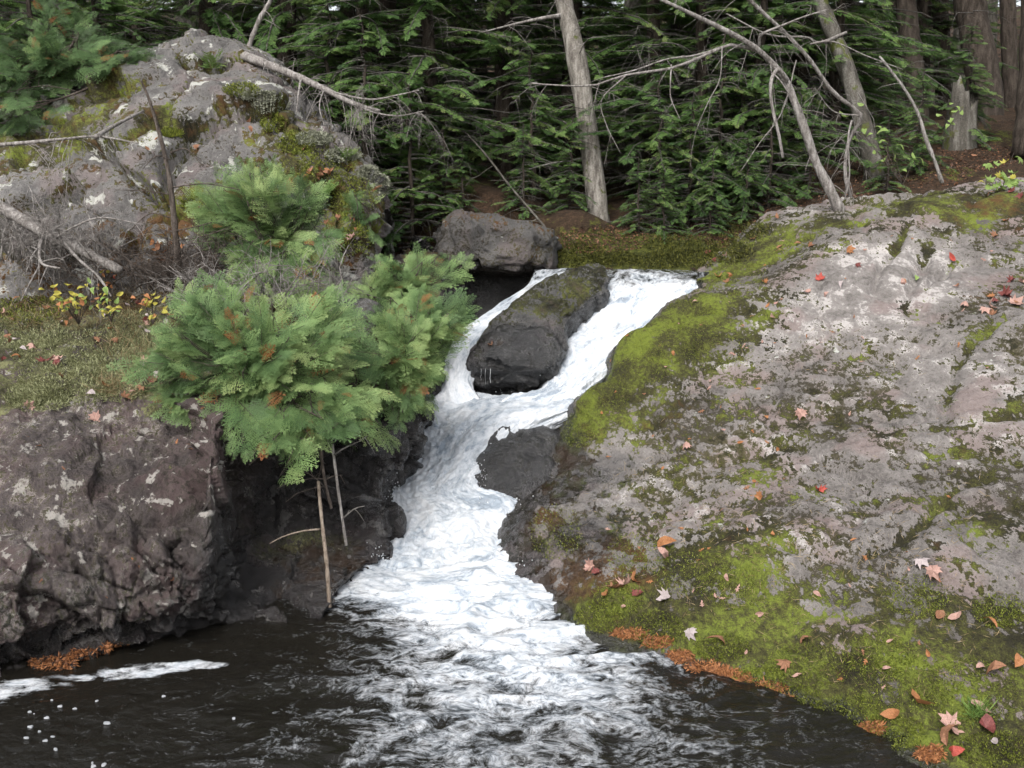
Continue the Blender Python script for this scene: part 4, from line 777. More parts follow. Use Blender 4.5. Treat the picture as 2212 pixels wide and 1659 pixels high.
pole('dead_tree', [(1818, 462, 11.2), (1800, 425, 11.2), (1780, 385, 11.2), (1762, 350, 11.2), (1742, 290, 11.2), (1722, 235, 11.2), (1700, 180, 11.25), (1688, 160, 11.25), (1650, 118, 11.2), (1615, 92, 11.1), (1560, 62, 11.0), (1490, 28, 10.9), (1420, -5, 10.8)], .062, .018, 'dead', 'leaning pale dead tree with long bare branches on the bank at upper right', 'dead tree', 18, .4, 4, 2, .5, .5,
     branches=[([(1640, 110, 11.2), (1580, 97, 11.1), (1540, 112, 11.0), (1460, 145, 10.9), (1400, 155, 10.8), (1340, 165, 10.7), (1280, 185, 10.6), (1200, 184, 10.55), (1150, 180, 10.5)], .022, .006, 12, .35),
               ([(1580, 97, 11.1), (1500, 120, 11.0), (1440, 128, 10.9), (1370, 152, 10.85), (1300, 168, 10.75)], .013, .005, 9, .3),
               ([(1700, 175, 11.2), (1680, 150, 11.1), (1665, 180, 11.0), (1668, 230, 11.0), (1682, 290, 11.0), (1691, 340, 11.0)], .022, .016, 2, .25),
               ([(1640, 100, 11.2), (1645, 75, 11.1), (1690, 55, 11.0), (1740, 35, 10.9), (1790, 20, 10.9)], .018, .006, 10, .4),
               ([(1450, 140, 10.9), (1448, 190, 10.8), (1450, 215, 10.8), (1470, 260, 10.8)], .008, .004, 4, .2), ([(1560, 100, 11.0), (1555, 170, 10.9), (1530, 220, 10.9), (1500, 290, 10.9)], .007, .003, 4, .3), ([(1350, 165, 10.7), (1300, 215, 10.7), (1310, 270, 10.7), (1340, 330, 10.7)], .007, .003, 4, .25), ([(1720, 130, 11.2), (1690, 240, 11.1), (1640, 310, 11.0), (1600, 370, 10.9)], .007, .003, 4, .3)])
pole('dead_tree', [(1838, 430, 11.6), (1825, 370, 11.6), (1835, 300, 11.7), (1860, 250, 11.6), (1800, 200, 11.5), (1750, 130, 11.4), (1700, 75, 11.3), (1640, 20, 11.2), (1600, -20, 11.1)], .022, .02, 'dead', 'thin crooked dead tree with drooping twig tangle right of the leaning pale one', 'dead tree', 14, .35, 6, 2, .8, .7,
     branches=[([(1840, 260, 11.6), (1832, 300, 11.5), (1835, 380, 11.5), (1825, 430, 11.5)], .012, .006, 12, .4), ([(1860, 250, 11.6), (1800, 240, 11.5), (1760, 190, 11.4)], .01, .004, 8, .3), ([(1750, 95, 11.4), (1800, 90, 11.4), (1870, 120, 11.4), (1950, 150, 11.4)], .01, .004, 6, .3)])
pole('sapling', [(2035, 395, 11.0), (2020, 350, 11.0), (2000, 300, 11.0), (1985, 250, 11.0), (1962, 205, 11.0), (1930, 160, 11.0), (1900, 122, 11.0)], .022, .012, 'dead', 'leaning slender sapling with a few pale leaves above the grey slope', 'sapling', 4, .3, 8)
pole('fallen_pole', [(1205, 525, 12.75), (1160, 470, 12.8), (1100, 400, 12.9), (1050, 335, 13.0), (1005, 285, 13.1)], .018, .010, 'bark_mottled', 'thin dead pole leaning from the mossy mound up to the left', 'fallen pole', 14, .5, 9)
pole('hanging_stick', [(712, 1312, 5.98), (706, 1220, 6.05), (697, 1140, 6.15), (690, 1070, 6.25), (688, 1040, 6.3)], .014, .010, 'stick', 'longest peeled tan stick standing in the pool against the dark cliff', 'stick', 0, branches=[([(692, 1143, 6.05), (650, 1148, 6.0), (610, 1160, 5.98), (583, 1174, 5.95)], .007, .003, 0, 0)])
pole('hanging_stick', [(748, 1178, 6.4), (738, 1110, 6.4), (728, 1040, 6.42), (718, 960, 6.5)], .010, .009, 'dead', 'grey bare stick hanging to the right of the longest peeled stick', 'stick', 3, .3, 4)
pole('hanging_stick', [(716, 1098, 6.35), (704, 1050, 6.36), (696, 1000, 6.4), (690, 940, 6.5)], .010, .010, 'deadbrown', 'short thin stick hanging between the two longer sticks', 'stick', 6, .35, 5)
pole('dead_sapling', [(390, 612, 8.75), (382, 540, 8.75), (375, 460, 8.75), (365, 380, 8.75), (345, 290, 8.75), (322, 215, 8.75), (305, 175, 8.75)], .034, .008, 'deadbrown', 'thin dark dead sapling standing before the pale outcrop', 'dead sapling', 0, branches=[([(372 - k, 400 + 0 * k, 8.75) if False else (368, v, 8.75), (368 + s * l * .5, v - 8, 8.7), (368 + s * l, v + dv, 8.65)], .007, .003, 4, .25) for (v, s, l, dv, k) in [(420, -1, 120, -10, 0), (405, 1, 150, 5, 0), (470, -1, 90, 30, 0), (520, 1, 130, -30, 0), (560, -1, 170, 45, 0), (545, 1, 110, 20, 0), (330, 1, 70, 30, 0), (345, -1, 60, 20, 0), (500, 1, 90, -20, 0)]])
pole('fallen_tree', [(-40, 425, 8.9), (40, 470, 8.8), (110, 510, 8.75), (190, 548, 8.7), (260, 585, 8.65)], .06, .04, 'dead', 'fallen pale dead trunk with broken branches lying in the brush at left', 'fallen tree', 16, .55, 12, 2, .5, .8, branches=[([(95, 505, 8.75), (85, 540, 8.5), (92, 570, 8.4), (130, 580, 8.35)], .016, .01, 5, .3), ([(135, 520, 8.7), (170, 560, 8.5), (215, 600, 8.4), (240, 640, 8.3)], .016, .006, 4, .3), ([(120, 515, 8.7), (160, 490, 8.6), (220, 470, 8.6), (310, 485, 8.6)], .012, .004, 5, .3), ([(85, 575, 8.4), (60, 620, 8.3), (45, 650, 8.25)], .009, .004, 2, .2)])
pole('dead_branch', [(-30, 315, 9.2), (60, 308, 9.15), (140, 300, 9.1), (215, 295, 9.1), (300, 310, 9.1)], .02, .006, 'dead', 'long pale dead branch reaching in from the left edge across the outcrop', 'dead branch', 16, .45, 13, 2, .9, .5, branches=[([(205, 297, 9.15), (250, 270, 9.6), (310, 240, 10.3)], .022, .012, 2, .2)])
pole('fallen_tree', [(520, 118, 12.4), (580, 140, 12.1), (640, 165, 11.9), (700, 192, 11.7), (760, 222, 11.5), (820, 240, 11.4)], .06, .02, 'dead', 'fallen dead treetop with curling grey twigs hanging off the outcrop end', 'fallen tree', 36, .5, 14, 2, .7, .8, branches=[([(650, 172, 11.8), (645, 200, 11.5), (640, 245, 11.3)], .016, .006, 4, .3), ([(720, 200, 11.6), (800, 215, 11.4), (860, 205, 11.3), (905, 195, 11.2)], .012, .006, 16, .4), ([(730, 205, 11.6), (800, 240, 11.4), (860, 250, 11.3), (915, 240, 11.2)], .012, .006, 18, .4), ([(700, 192, 11.6), (690, 230, 11.4), (700, 270, 11.3)], .010, .004, 4, .3)])
pole('fallen_log', [(120, 305, 11.6), (180, 270, 11.8), (250, 222, 12.1), (330, 182, 12.4)], .08, .06, 'bark_mottled', 'mossy brown log lying along the left shoulder of the outcrop', 'log', 4, .4, 15)
# grey brush thickets
for (u0, u1, v0, v1, Y, n, lb, sd_) in [(-20, 230, 380, 560, 8.9, 75, 'grey thicket of fine bare twigs at the left edge', 1), (200, 480, 500, 620, 8.8, 50, 'tangle of bare brown twigs around the dead sapling foot', 2), (420, 760, 540, 660, 8.3, 40, 'bare grey twig tangle between the cedar bushes', 3)]:
    rng = np.random.RandomState(sd_); mb = MB()
    for k in range(n):
        o = P(rng.uniform(u0, u1), v1 + rng.uniform(-10, 10), Y + rng.uniform(-.3, .3)); d = np.array([rng.normal(0, .7), rng.normal(0, .4), 1.0]); b = bow(o, d, rng.uniform(.3, .75), 6, .25, .1, rng); tube(mb, b, np.linspace(.007, .003, 6), 3); twigs(mb, b, .004, 8, .30, rng, 2, .2, .8, sides=3)
    tag(mb.build('bare_brush', M['deadbrown'] if sd_ == 2 else M['dead']), lb, 'brush')
# ------------------------------------------------------------------ cedar bushes
def cedar(name, rootpix, blobs, nfr, label, seed, stems=7, size=(.17, .30), shade=0.0):
    rng = np.random.RandomState(seed); base = P(*rootpix); root = empty(name, base, label, 'cedar bush')
    ce = np.array([P(b[0], b[1], b[2]) for b in blobs]) - base; sc = np.array([b[2] / PF for b in blobs])
    rx = np.array([b[3] for b in blobs]) * sc; rz = np.array([b[4] for b in blobs]) * sc; ry = np.array([b[5] for b in blobs]); wt = rx * rz * (ry ** .5); wt = wt / wt.sum(); mid = (ce * wt[:, None]).sum(0)
    wood, fol = MB(), MB(); nodes = []
    for i, c in enumerate(ce):
        S = spline([np.zeros(3), c * .4 + rng.normal(0, .04, 3), c * .8 + rng.normal(0, .04, 3), c], 12); tube(wood, S, np.linspace(.016, .006, 12), 6); nodes += list(S[2:])
        for k in range(stems):
            a = rng.normal(0, 1, 3); a /= np.linalg.norm(a); e = c + a * np.array([rx[i], ry[i], rz[i]]) * .8; s0 = S[rng.randint(3, 11)]
            Q = spline([s0, (s0 + e) / 2 + rng.normal(0, .03, 3), e], 8); tube(wood, Q, np.linspace(.007, .003, 8), 4); nodes += list(Q[2:])
    nodes = np.array(nodes); O, D, U, L, T = [], [], [], [], []
    for k in range(max(6, nfr // 6)):
        i = rng.choice(len(ce), p=wt); a = rng.normal(0, 1, 3); a[1] = -abs(a[1]) if rng.rand() < .6 else a[1]; a /= np.linalg.norm(a); r = rng.uniform(.3, 1) ** .5 * (1.22 if rng.rand() < .3 else 1)
        e = ce[i] + a * r * np.array([rx[i], ry[i], rz[i]]); dist = np.linalg.norm(nodes - e, axis=1); nd_ = nodes[dist.argmin()]
        ow_ = (e - mid); ow_ /= np.linalg.norm(ow_); d = ow_ * 1.0 + (0, -.15, .38) + rng.normal(0, .28, 3); d /= np.linalg.norm(d)
        pl = rng.uniform(*size) * 1.35; o = e - d * pl * .75; tube(wood, spline([nd_, (nd_ + o) / 2 + (0, 0, -.015), o, o + d * pl * .8], 7), np.linspace(.0045, .0015, 7), 3)
        up_ = np.array([0, -.6, .8]) + rng.normal(0, .33, 3); sd_ = np.cross(up_, d); sd_ /= np.linalg.norm(sd_); base_t = np.clip(rng.normal(.48 - shade, .17) + .15 * (r - .8), .02, .84); rusty = False  # inner plumes darker, outer lighter: shade inside the bush painted into the tint
        nfp = 13
        for s in range(nfp):
            t = .05 + .85 * s / nfp; an = rng.uniform(.45, .95) * (1 if s % 2 else -1) * (0 if s == nfp - 1 else 1)
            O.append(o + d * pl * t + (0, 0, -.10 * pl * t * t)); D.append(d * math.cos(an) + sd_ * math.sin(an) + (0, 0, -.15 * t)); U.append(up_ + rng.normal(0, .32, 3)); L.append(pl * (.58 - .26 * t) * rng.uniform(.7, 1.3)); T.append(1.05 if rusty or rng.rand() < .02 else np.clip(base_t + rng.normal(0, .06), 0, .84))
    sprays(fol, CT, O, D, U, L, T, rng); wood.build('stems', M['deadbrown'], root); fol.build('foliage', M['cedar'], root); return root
cedar('cedar_bush', (640, 830, 6.75), [(420, 690, 6.7, 100, 80, .3), (370, 780, 6.6, 60, 70, .25), (520, 700, 6.75, 110, 90, .35), (500, 800, 6.55, 130, 90, .35), (620, 760, 6.6, 110, 100, .35), (640, 880, 6.4, 110, 70, .3), (560, 920, 6.3, 90, 50, .25), (440, 640, 6.8, 60, 30, .25), (700, 720, 6.8, 80, 80, .3), (730, 880, 6.55, 80, 60, .3), (545, 985, 6.15, 40, 26, .12), (620, 950, 6.25, 70, 30, .2), (800, 940, 6.9, 50, 30, .2), (400, 850, 6.45, 70, 40, .2)], 1150, 'big blue-green cedar bush overhanging the dark cliff above the pool', 1)
cedar('cedar_bush', (800, 840, 7.6), [(850, 760, 7.5, 115, 100, .35), (930, 690, 7.6, 75, 75, .3), (860, 680, 7.7, 60, 50, .3), (840, 850, 7.3, 80, 60, .3), (950, 700, 7.65, 50, 50, .25), (760, 800, 7.3, 70, 70, .3), (900, 800, 7.5, 60, 50, .25), (985, 690, 7.7, 35, 30, .2), (900, 850, 7.4, 50, 40, .2)], 620, 'yellower cedar bush with rusty tips leaning out over the cascade', 2)
cedar('cedar_bush', (590, 620, 9.0), [(560, 430, 9.0, 80, 75, .35), (520, 500, 9.0, 90, 60, .35), (620, 510, 9.0, 90, 70, .4), (600, 580, 8.9, 100, 60, .4), (560, 380, 9.0, 60, 35, .25), (690, 570, 8.9, 60, 60, .3), (700, 630, 8.6, 50, 40, .3), (470, 440, 9.0, 60, 50, .3), (660, 450, 9.1, 50, 60, .3)], 760, 'upright cedar bush growing against the front of the grey outcrop', 3, size=(.2, .36))
cedar('cedar_bush', (830, 690, 8.9), [(850, 590, 8.9, 80, 50, .3), (920, 580, 9.0, 60, 50, .25), (980, 570, 9.1, 25, 40, .15), (810, 640, 8.7, 60, 50, .3), (880, 640, 8.8, 70, 40, .3)], 300, 'small cedar bush in front of the black hollow, stems bare below', 4, size=(.17, .30))
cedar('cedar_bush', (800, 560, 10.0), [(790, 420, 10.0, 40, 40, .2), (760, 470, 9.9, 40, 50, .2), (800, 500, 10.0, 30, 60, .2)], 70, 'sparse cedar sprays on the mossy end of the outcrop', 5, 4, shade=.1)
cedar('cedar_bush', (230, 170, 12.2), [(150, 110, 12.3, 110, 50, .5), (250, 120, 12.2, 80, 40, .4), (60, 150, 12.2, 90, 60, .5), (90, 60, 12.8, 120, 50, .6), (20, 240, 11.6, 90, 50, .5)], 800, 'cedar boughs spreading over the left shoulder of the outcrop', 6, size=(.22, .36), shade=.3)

# ------------------------------------------------------------------ leafy shrubs (each leaf its own piece)
M['leaf_yellow'] = plain('yellow_leaf', (0.33, 0.32, 0.06), (0.45, 0.38, 0.08), 20, .6, .3); M['leaf_green'] = plain('pale_green_leaf', (0.16, 0.27, 0.07), (0.3, 0.38, 0.12), 20, .6, .3)
M['leaf_orange'] = plain('orange_leaf', (0.22, 0.09, 0.035), (0.38, 0.175, 0.075), 25, .7, .1); M['leaf_brown'] = plain('brown_leaf', (0.17, 0.08, 0.045), (0.3, 0.15, 0.085), 25, .7, .1)
M['leaf_red'] = plain('red_leaf', (0.27, 0.04, 0.03), (0.42, 0.09, 0.065), 25, .6, .1); M['leaf_pink'] = plain('faded_pink_leaf', (0.3, 0.17, 0.14), (0.45, 0.29, 0.24), 25, .7, .1); M['leaf_pale'] = plain('pale_leaf_underside', (0.3, 0.25, 0.25), (0.44, 0.38, 0.37), 25, .7, .1); M['leaf_maroon'] = plain('maroon_leaf', (0.10, 0.025, 0.025), (0.2, 0.06, 0.05), 25, .6, .1)
def leaf_mesh(name, outline, curl, mat, seed):
    rng = np.random.RandomState(seed); p = np.array(outline, float); n = len(p); v = np.concatenate([[[0, .42, 0]], np.c_[p, np.zeros(n)]])
    r = np.hypot(v[:, 0], v[:, 1] - .42); ph = rng.uniform(0, 6.28)
    v[:, 2] = curl * (r ** 2) * (1 + .6 * np.sin(2 * np.arctan2(v[:, 1] - .42, v[:, 0]) + ph)) + rng.normal(0, .03, n + 1); v[:, 2] -= v[:, 2].min(); v[:, 1] -= .42
    me = bpy.data.meshes.new(name); me.from_pydata(v.tolist(), [], [(0, i + 1, (i + 1) % n + 1) for i in range(n)]); me.materials.append(mat); return me
def maple_outline(): 
    h = [(.02, 0), (.16, .1), (.42, .03), (.34, .2), (.56, .36), (.4, .42), (.5, .7), (.28, .62), (.18, .7), (.0, 1.0)]
    return h + [(-x, y) for x, y in h[::-1][1:]]
oval = [(.015, 0), (.16, .12), (.26, .35), (.25, .58), (.13, .82), (0, 1.0), (-.13, .82), (-.25, .58), (-.26, .35), (-.16, .12)]
sprig = [(.02, 0), (.1, .2), (.3, .3), (.08, .38), (.26, .58), (.05, .6), (.14, .85), (0, 1.0), (-.06, .7), (-.22, .75), (-.06, .5), (-.3, .45), (-.08, .25)]
LM = {}
for mk in ('yellow', 'green', 'orange', 'brown', 'red', 'pink', 'pale', 'maroon'):
    LM[mk] = dict(maple=[leaf_mesh('maple_leaf', maple_outline(), c, M['leaf_' + mk], 3 + i) for i, c in enumerate((.7, -.8, 1.2))], oval=[leaf_mesh('oval_leaf', oval, c, M['leaf_' + mk], 9 + i) for i, c in enumerate((.9, -.9, 1.4))], sprig=[leaf_mesh('sprig', sprig, c, M['leaf_' + mk], 19 + i) for i, c in enumerate((.3, -.4))])
def leaf_obj(name, me, loc, nrm, size, spin, parent=None, tilt=.25):
    o = bpy.data.objects.new(name, me); col.objects.link(o)
    n = Vector(nrm) + Vector(R.normal(0, tilt, 3)); qn = n.normalized().to_track_quat('Z', 'Y') @ Matrix.Rotation(spin, 3, 'Z').to_quaternion()
    o.rotation_mode = 'QUATERNION'; o.rotation_quaternion = qn; o.location = loc; size *= .88; o.scale = (size * R.uniform(.75, 1.05), size, size)
    if parent: o.parent = parent
    return o
def shrub(name, rootpix, tips, label, kinds, seed, nl=9, size=.06, stemmat='deadbrown', shape='oval'):
    rng = np.random.RandomState(seed); base = P(*rootpix); root = empty(name, base, label, 'shrub'); mb = MB()
    for tp in tips:
        e = P(*tp) - base; S = spline([np.zeros(3), e * .5 + (0, 0, .05), e], 10); tube(mb, S, np.linspace(.005, .002, 10), 4)
        for k in range(nl):
            t = .35 + .65 * k / nl; c = S[int(t * 9)]; sd_ = 1 if k % 2 else -1
            off = np.array([sd_ * rng.uniform(.02, .07), rng.uniform(-.04, .03), rng.uniform(-.02, .03)]); tube(mb, np.stack([c, c + off * .5, c + off]), [.0015] * 3, 3)
            leaf_obj('leaf', LM[rng.choice(kinds)][shape][rng.randint(2)], Vector(c + off), (rng.normal(0, .3), -.6, .8), size * rng.uniform(.7, 1.2), rng.uniform(0, 6.28), root)
    mb.build('stem', M[stemmat], root); return root
shrub('shrub', (170, 700, 8.2), [(90, 620, 8.1), (130, 612, 8.1), (190, 605, 8.1), (165, 640, 8.0), (210, 650, 8.05), (110, 635, 8.0), (140, 660, 7.9)], 'low shrub with bright yellow leaves on the mossy ledge, leftmost of its kind', ['yellow', 'yellow', 'green', 'orange'], 1, 6, .075)
shrub('shrub', (240, 700, 8.1), [(215, 622, 8.0), (245, 625, 8.0), (235, 680, 7.8), (255, 675, 7.8)], 'small yellow-leaved shrub just right of the largest yellow shrub', ['yellow', 'green', 'yellow'], 2, 5, .08)
shrub('shrub', (330, 700, 7.9), [(300, 650, 7.8), (330, 635, 7.8), (345, 655, 7.8), (355, 690, 7.6)], 'yellow-leaved shrub touching the left side of the big cedar bush', ['yellow', 'yellow', 'orange'], 3, 6, .075)
shrub('shrub', (230, 640, 8.9), [(225, 560, 8.85), (245, 585, 8.8), (275, 575, 8.8), (215, 625, 8.6)], 'shrub with orange and red leaves beside the fallen trunk', ['orange', 'red', 'yellow', 'orange'], 4, 5, .06)
shrub('shrub', (1950, 400, 11.8), [(1850, 262, 11.8), (1905, 270, 11.8), (1840, 195, 11.9), (1800, 225, 11.9), (1990, 330, 11.7)], 'thin shrub with a few large pale green leaves before the mottled trunk', ['green'], 5, 3, .13)
shrub('shrub', (2160, 430, 10.6), [(2130, 350, 10.6), (2190, 330, 10.6), (2175, 380, 10.5), (2110, 390, 10.6), (2205, 400, 10.5)], 'yellow-green maple seedlings at the upper right edge of the slope', ['green', 'yellow', 'green'], 6, 4, .13, shape='maple')
shrub('shrub', (2060, 300, 13.2), [(2050, 215, 13.2), (2075, 225, 13.2), (2030, 245, 13.2)], 'pale leaves on a sprig in front of the broken stump', ['green'], 7, 3, .11)
# ferns on the outcrop
for (u, v, lb, s) in [(745, 345, 'small green fern on the mossy crest of the outcrop', .22), (460, 150, 'dark green fern clump in a crack high on the outcrop', .3), (700, 420, 'fern tucked under the mossy crest above the cedar', .2)]:
    h = hit(u, v, ['outcrop']); p = np.array(h[0]); root = empty('fern', p, lb, 'fern'); f = MB(); n = 9
    D = np.array([[math.cos(a), math.sin(a), .8] for a in np.linspace(0, 6.28, n, endpoint=False)]) + R.normal(0, .2, (n, 3))
    sprays(f, HT, np.zeros((n, 3)), D, np.tile([0, -.4, 1.0], (n, 1)), np.full(n, s), R.uniform(.6, .9, n)); f.build('frond', M['hemlock'], root)

# ------------------------------------------------------------------ fallen leaves
def lay(u, v, shape, colr, size, label=None, group=None, names=None, tilt=.3):
    h = hit(u, v, names)
    if h is None or h[0].z < .015: return None
    n = h[1] if h[1].dot(ray(u, v)) < 0 else -h[1]
    o = leaf_obj('fallen_leaf', R.choice(LM[colr][shape]), h[0] + n * .006, n, size, R.uniform(0, 6.28), None, tilt); return tag(o, label, 'leaf', group)
sgl = [(1062, 745, 'maple', 'brown', .07, 'brown leaf stuck on the tilted boulder between the chutes'), (1772, 602, 'maple', 'red', .11, 'orange-red leaf on the pale upper granite'), (1820, 618, 'oval', 'pale', .11, 'creamy curled leaf right below the orange-red leaf'), (1732, 895, 'maple', 'pink', .11, 'large pale pink leaf in the middle of the slope'), (1485, 968, 'maple', 'pink', .09, 'small pink leaf left of the slope middle'),
       (1770, 1063, 'maple', 'red', .09, 'bright red leaf low on the slope'), (1640, 1075, 'maple', 'orange', .11, 'crumpled tan-orange leaf left of the bright red leaf'), (1995, 1222, 'maple', 'pale', .11, 'whitish leaf beside a pinkish one at right'), (2022, 1240, 'maple', 'pink', .12, 'pinkish leaf touching the whitish one at right'), (2058, 560, 'oval', 'red', .12, 'deep red leaf on the topmost grey ledge'), (1948, 608, 'oval', 'pink', .10, 'flat pink leaf left below the deep red leaf'), (1975, 605, 'oval', 'green', .10, 'greenish leaf beside the flat pink one'),
       (2195, 655, 'maple', 'pink', .14, 'large pink leaf at the right edge of the picture'), (2170, 640, 'maple', 'maroon', .14, 'maroon leaf beneath the large pink leaf at the right edge'), (1438, 1294, 'maple', 'pale', .11, 'lone whitish leaf low over the bright moss'), (1350, 1265, 'maple', 'pink', .11, 'topmost pinkish leaf of the pile by the pool'), (1330, 1272, 'maple', 'brown', .12, 'brown leaf in the pile by the pool'), (1365, 1255, 'maple', 'orange', .11, 'orange leaf in the pile by the pool'), (1310, 1285, 'oval', 'orange', .12, 'curled orange leaf at the left of the pile by the pool'), (1378, 1285, 'maple', 'maroon', .08, 'dark leaf at the right of the pile by the pool'),
       (1275, 1225, 'maple', 'pink', .1, 'pinkish leaf above the pile by the pool'), (1290, 1238, 'maple', 'maroon', .08, 'dark curled leaf just above the pile by the pool'), (1440, 1180, 'oval', 'orange', .15, 'long orange leaf lying in a crack of the slope'), (1425, 1195, 'oval', 'pink', .13, 'pink curled leaf below the long orange one'), (1498, 1372, 'maple', 'pale', .1, 'grey-white leaf over the moss above the needle mats'), (1545, 1395, 'oval', 'brown', .13, 'upright brown leaf in the bright moss at the water'), (1690, 1442, 'maple', 'brown', .1, 'dusky pink-brown leaf on the moss above the pool'), (1742, 1388, 'maple', 'brown', .09, 'brown leaf on pale moss midway along the pool edge'), (1588, 1465, 'maple', 'pale', .09, 'pale leaf lying on the orange needle mat'),
       (1980, 1520, 'oval', 'orange', .15, 'upright tan leaf near the lower right corner'), (1932, 1545, 'oval', 'orange', .11, 'tan leaf left of the upright tan one'), (2115, 1530, 'oval', 'pink', .13, 'pale tan leaf beside the grass tuft'), (2050, 1570, 'maple', 'pink', .14, 'large dusty pink leaf in the corner group'), (2065, 1600, 'oval', 'brown', .16, 'big golden-brown leaf in the corner group'), (2130, 1575, 'oval', 'maroon', .15, 'red-brown leaf right in the corner group'), (2075, 1625, 'oval', 'red', .12, 'rust red leaf lowest in the corner group'), (2150, 1605, 'oval', 'pale', .07, 'small whitish leaf at the right of the corner group'), (2190, 1440, 'oval', 'orange', .15, 'orange leaf at the lower right picture edge'), (2160, 1455, 'oval', 'brown', .13, 'brown leaf beside the orange one at the right edge'),
       (2135, 1352, 'oval', 'orange', .1, 'curled tan leaf below a row of leaves at right'), (2065, 1335, 'oval', 'pink', .1, 'pinkish curled leaf in the row at right'), (2030, 1330, 'oval', 'brown', .1, 'brown curled leaf at the left of the row at right'), (760, 560 - 45, 'maple', 'pink', .13, 'pink leaf on the mossy foot of the outcrop end'), (205, 905, 'maple', 'pink', .12, 'pink leaf at the brink of the left ledge'), (100, 782, 'maple', 'maroon', .14, 'maroon leaf on the left mossy ledge'), (350, 858, 'oval', 'brown', .16, 'brown curled leaf under the left side of the big cedar')]
for a in sgl: lay(*a)
def scatter(n, boxes, kinds, size, label, group, names, seed):
    global R
    rng = np.random.RandomState(seed); k = 0; tries = 0
    while k < n and tries < n * 6:
        tries += 1; b = boxes[rng.randint(len(boxes))]; shp, cl = kinds[rng.randint(len(kinds))]
        o = lay(rng.uniform(b[0], b[1]), rng.uniform(b[2], b[3]), shp, cl, rng.uniform(*size), label, group, names)
        if o is not None: k += 1
scatter(110, [(1250, 2200, 700, 1300), (1250, 1700, 900, 1350), (1500, 2200, 1150, 1500), (1300, 1700, 650, 900), (1500, 2200, 500, 800)], [('sprig', 'orange'), ('sprig', 'orange'), ('oval', 'orange'), ('sprig', 'brown'), ('oval', 'pink'), ('sprig', 'pink')], (.035, .075), 'small orange-brown leaf scrap strewn over the right slope', 'leaf scraps on the right slope', ['slope'], 1)
scatter(45, [(1450, 2000, 450, 640), (2050, 2210, 330, 520), (2050, 2210, 600, 700), (1560, 1900, 440, 560)], [('maple', 'brown'), ('maple', 'pink'), ('maple', 'orange'), ('oval', 'brown'), ('maple', 'maroon')], (.07, .11), 'brownish fallen leaf in the litter along the top of the right bank', 'leaf litter on the upper right bank', ['slope', 'ground'], 2)
scatter(45, [(0, 350, 680, 880), (0, 330, 640, 760)], [('maple', 'brown'), ('maple', 'pink'), ('oval', 'orange'), ('maple', 'maroon'), ('oval', 'pale')], (.05, .11), 'brownish fallen leaf on the mossy left ledge', 'leaves on the left ledge', ['cliff'], 3)
scatter(35, [(410, 520, 395, 465), (330, 410, 520, 555), (640, 720, 360, 380), (680, 800, 460, 500), (300, 700, 250, 330)], [('oval', 'orange'), ('sprig', 'orange'), ('maple', 'brown'), ('oval', 'brown')], (.06, .11), 'orange-brown leaf caught in a crease of the grey outcrop', 'leaves on the outcrop', ['outcrop'], 4)
scatter(15, [(20, 460, 900, 1300), (350, 460, 880, 1000)], [('sprig', 'orange'), ('sprig', 'brown')], (.03, .055), 'small orange cedar scrap on the dark cliff face', 'scraps on the cliff', ['cliff'], 5)

# ------------------------------------------------------------------ stuff: needle mats, moss tufts, grass, drips and spray
def blades(name, mat, spots, n, L, w, seed, names, up=.6, flat=False, jit=1.0):
    rng = np.random.RandomState(seed); V = []; per = max(1, n // len(spots))
    for (u, v, ru, rv) in spots:
        for k in range(per):
            a = rng.uniform(0, 6.28); r = math.sqrt(rng.rand()); h = hit(u + ru * r * math.cos(a), v + rv * r * math.sin(a), names)
            if h is None: continue
            nrm = np.array(h[1]); nrm = nrm if nrm[2] > 0 else -nrm; o = np.array(h[0]) + nrm * .002 + ((0, 0, rng.uniform(0, .008)) if flat else 0)
            if o[2] < -.005: continue
            d = rng.normal(0, 1, 3); d = d - nrm * d.dot(nrm) * (1 if flat else 0); d = d / np.linalg.norm(d) + (nrm * up if not flat else nrm * rng.uniform(-.1, .22)); d /= np.linalg.norm(d)
            s = np.cross(d, rng.normal(0, 1, 3)); s /= np.linalg.norm(s); l = L * rng.uniform(.5, 1.3); m = o + d * l * .5
            V.append([o, m + s * w / 2, o + d * l, m - s * w / 2])
    V = np.array(V); tint = np.repeat(rng.uniform(0, 1, len(V)), 4)
    return tag(MB().add(V.reshape(-1, 3), np.arange(len(V) * 4).reshape(-1, 4), tint=tint).build(name, mat), kind='stuff')
M['needles'] = foliage_material('orange_needles', [(0.0, (0.08, 0.03, 0.013)), (.5, (0.22, 0.085, 0.03)), (1, (0.36, 0.16, 0.065))], .1)
M['mosstuft'] = foliage_material('moss_tufts', [(0.0, (0.05, 0.06, 0.012)), (.5, (0.13, 0.155, 0.022)), (1, (0.24, 0.27, 0.045))], .25)
M['shademoss'] = foliage_material('shaded_moss', [(0.0, (0.02, 0.022, 0.007)), (.5, (0.06, 0.065, 0.014)), (1, (0.15, 0.15, 0.03))], .2)  # moss tufts darkened to paint in the shade behind the fall lip
M['paletuft'] = foliage_material('pale_lichen_tufts', [(0.0, (0.10, 0.11, 0.05)), (.5, (0.22, 0.23, 0.11)), (1, (0.36, 0.37, 0.21))], .2)
o = blades('needle_mat', M['needles'], [(1420, 1388, 35, 12), (1470, 1420, 30, 14), (1520, 1445, 40, 14), (1590, 1470, 35, 14), (1650, 1490, 50, 16), (1690, 1515, 25, 12), (1880, 1575, 30, 14), (2010, 1630, 30, 18), (1360, 1370, 40, 10), (1560, 1455, 40, 10), (190, 1420, 50, 16), (250, 1400, 30, 12), (120, 1435, 60, 14)], 6500, .028, .007, 1, ['slope', 'cliff'], flat=True)
tag(o, 'mats of orange dead needles washed up along the waterline', 'needles')
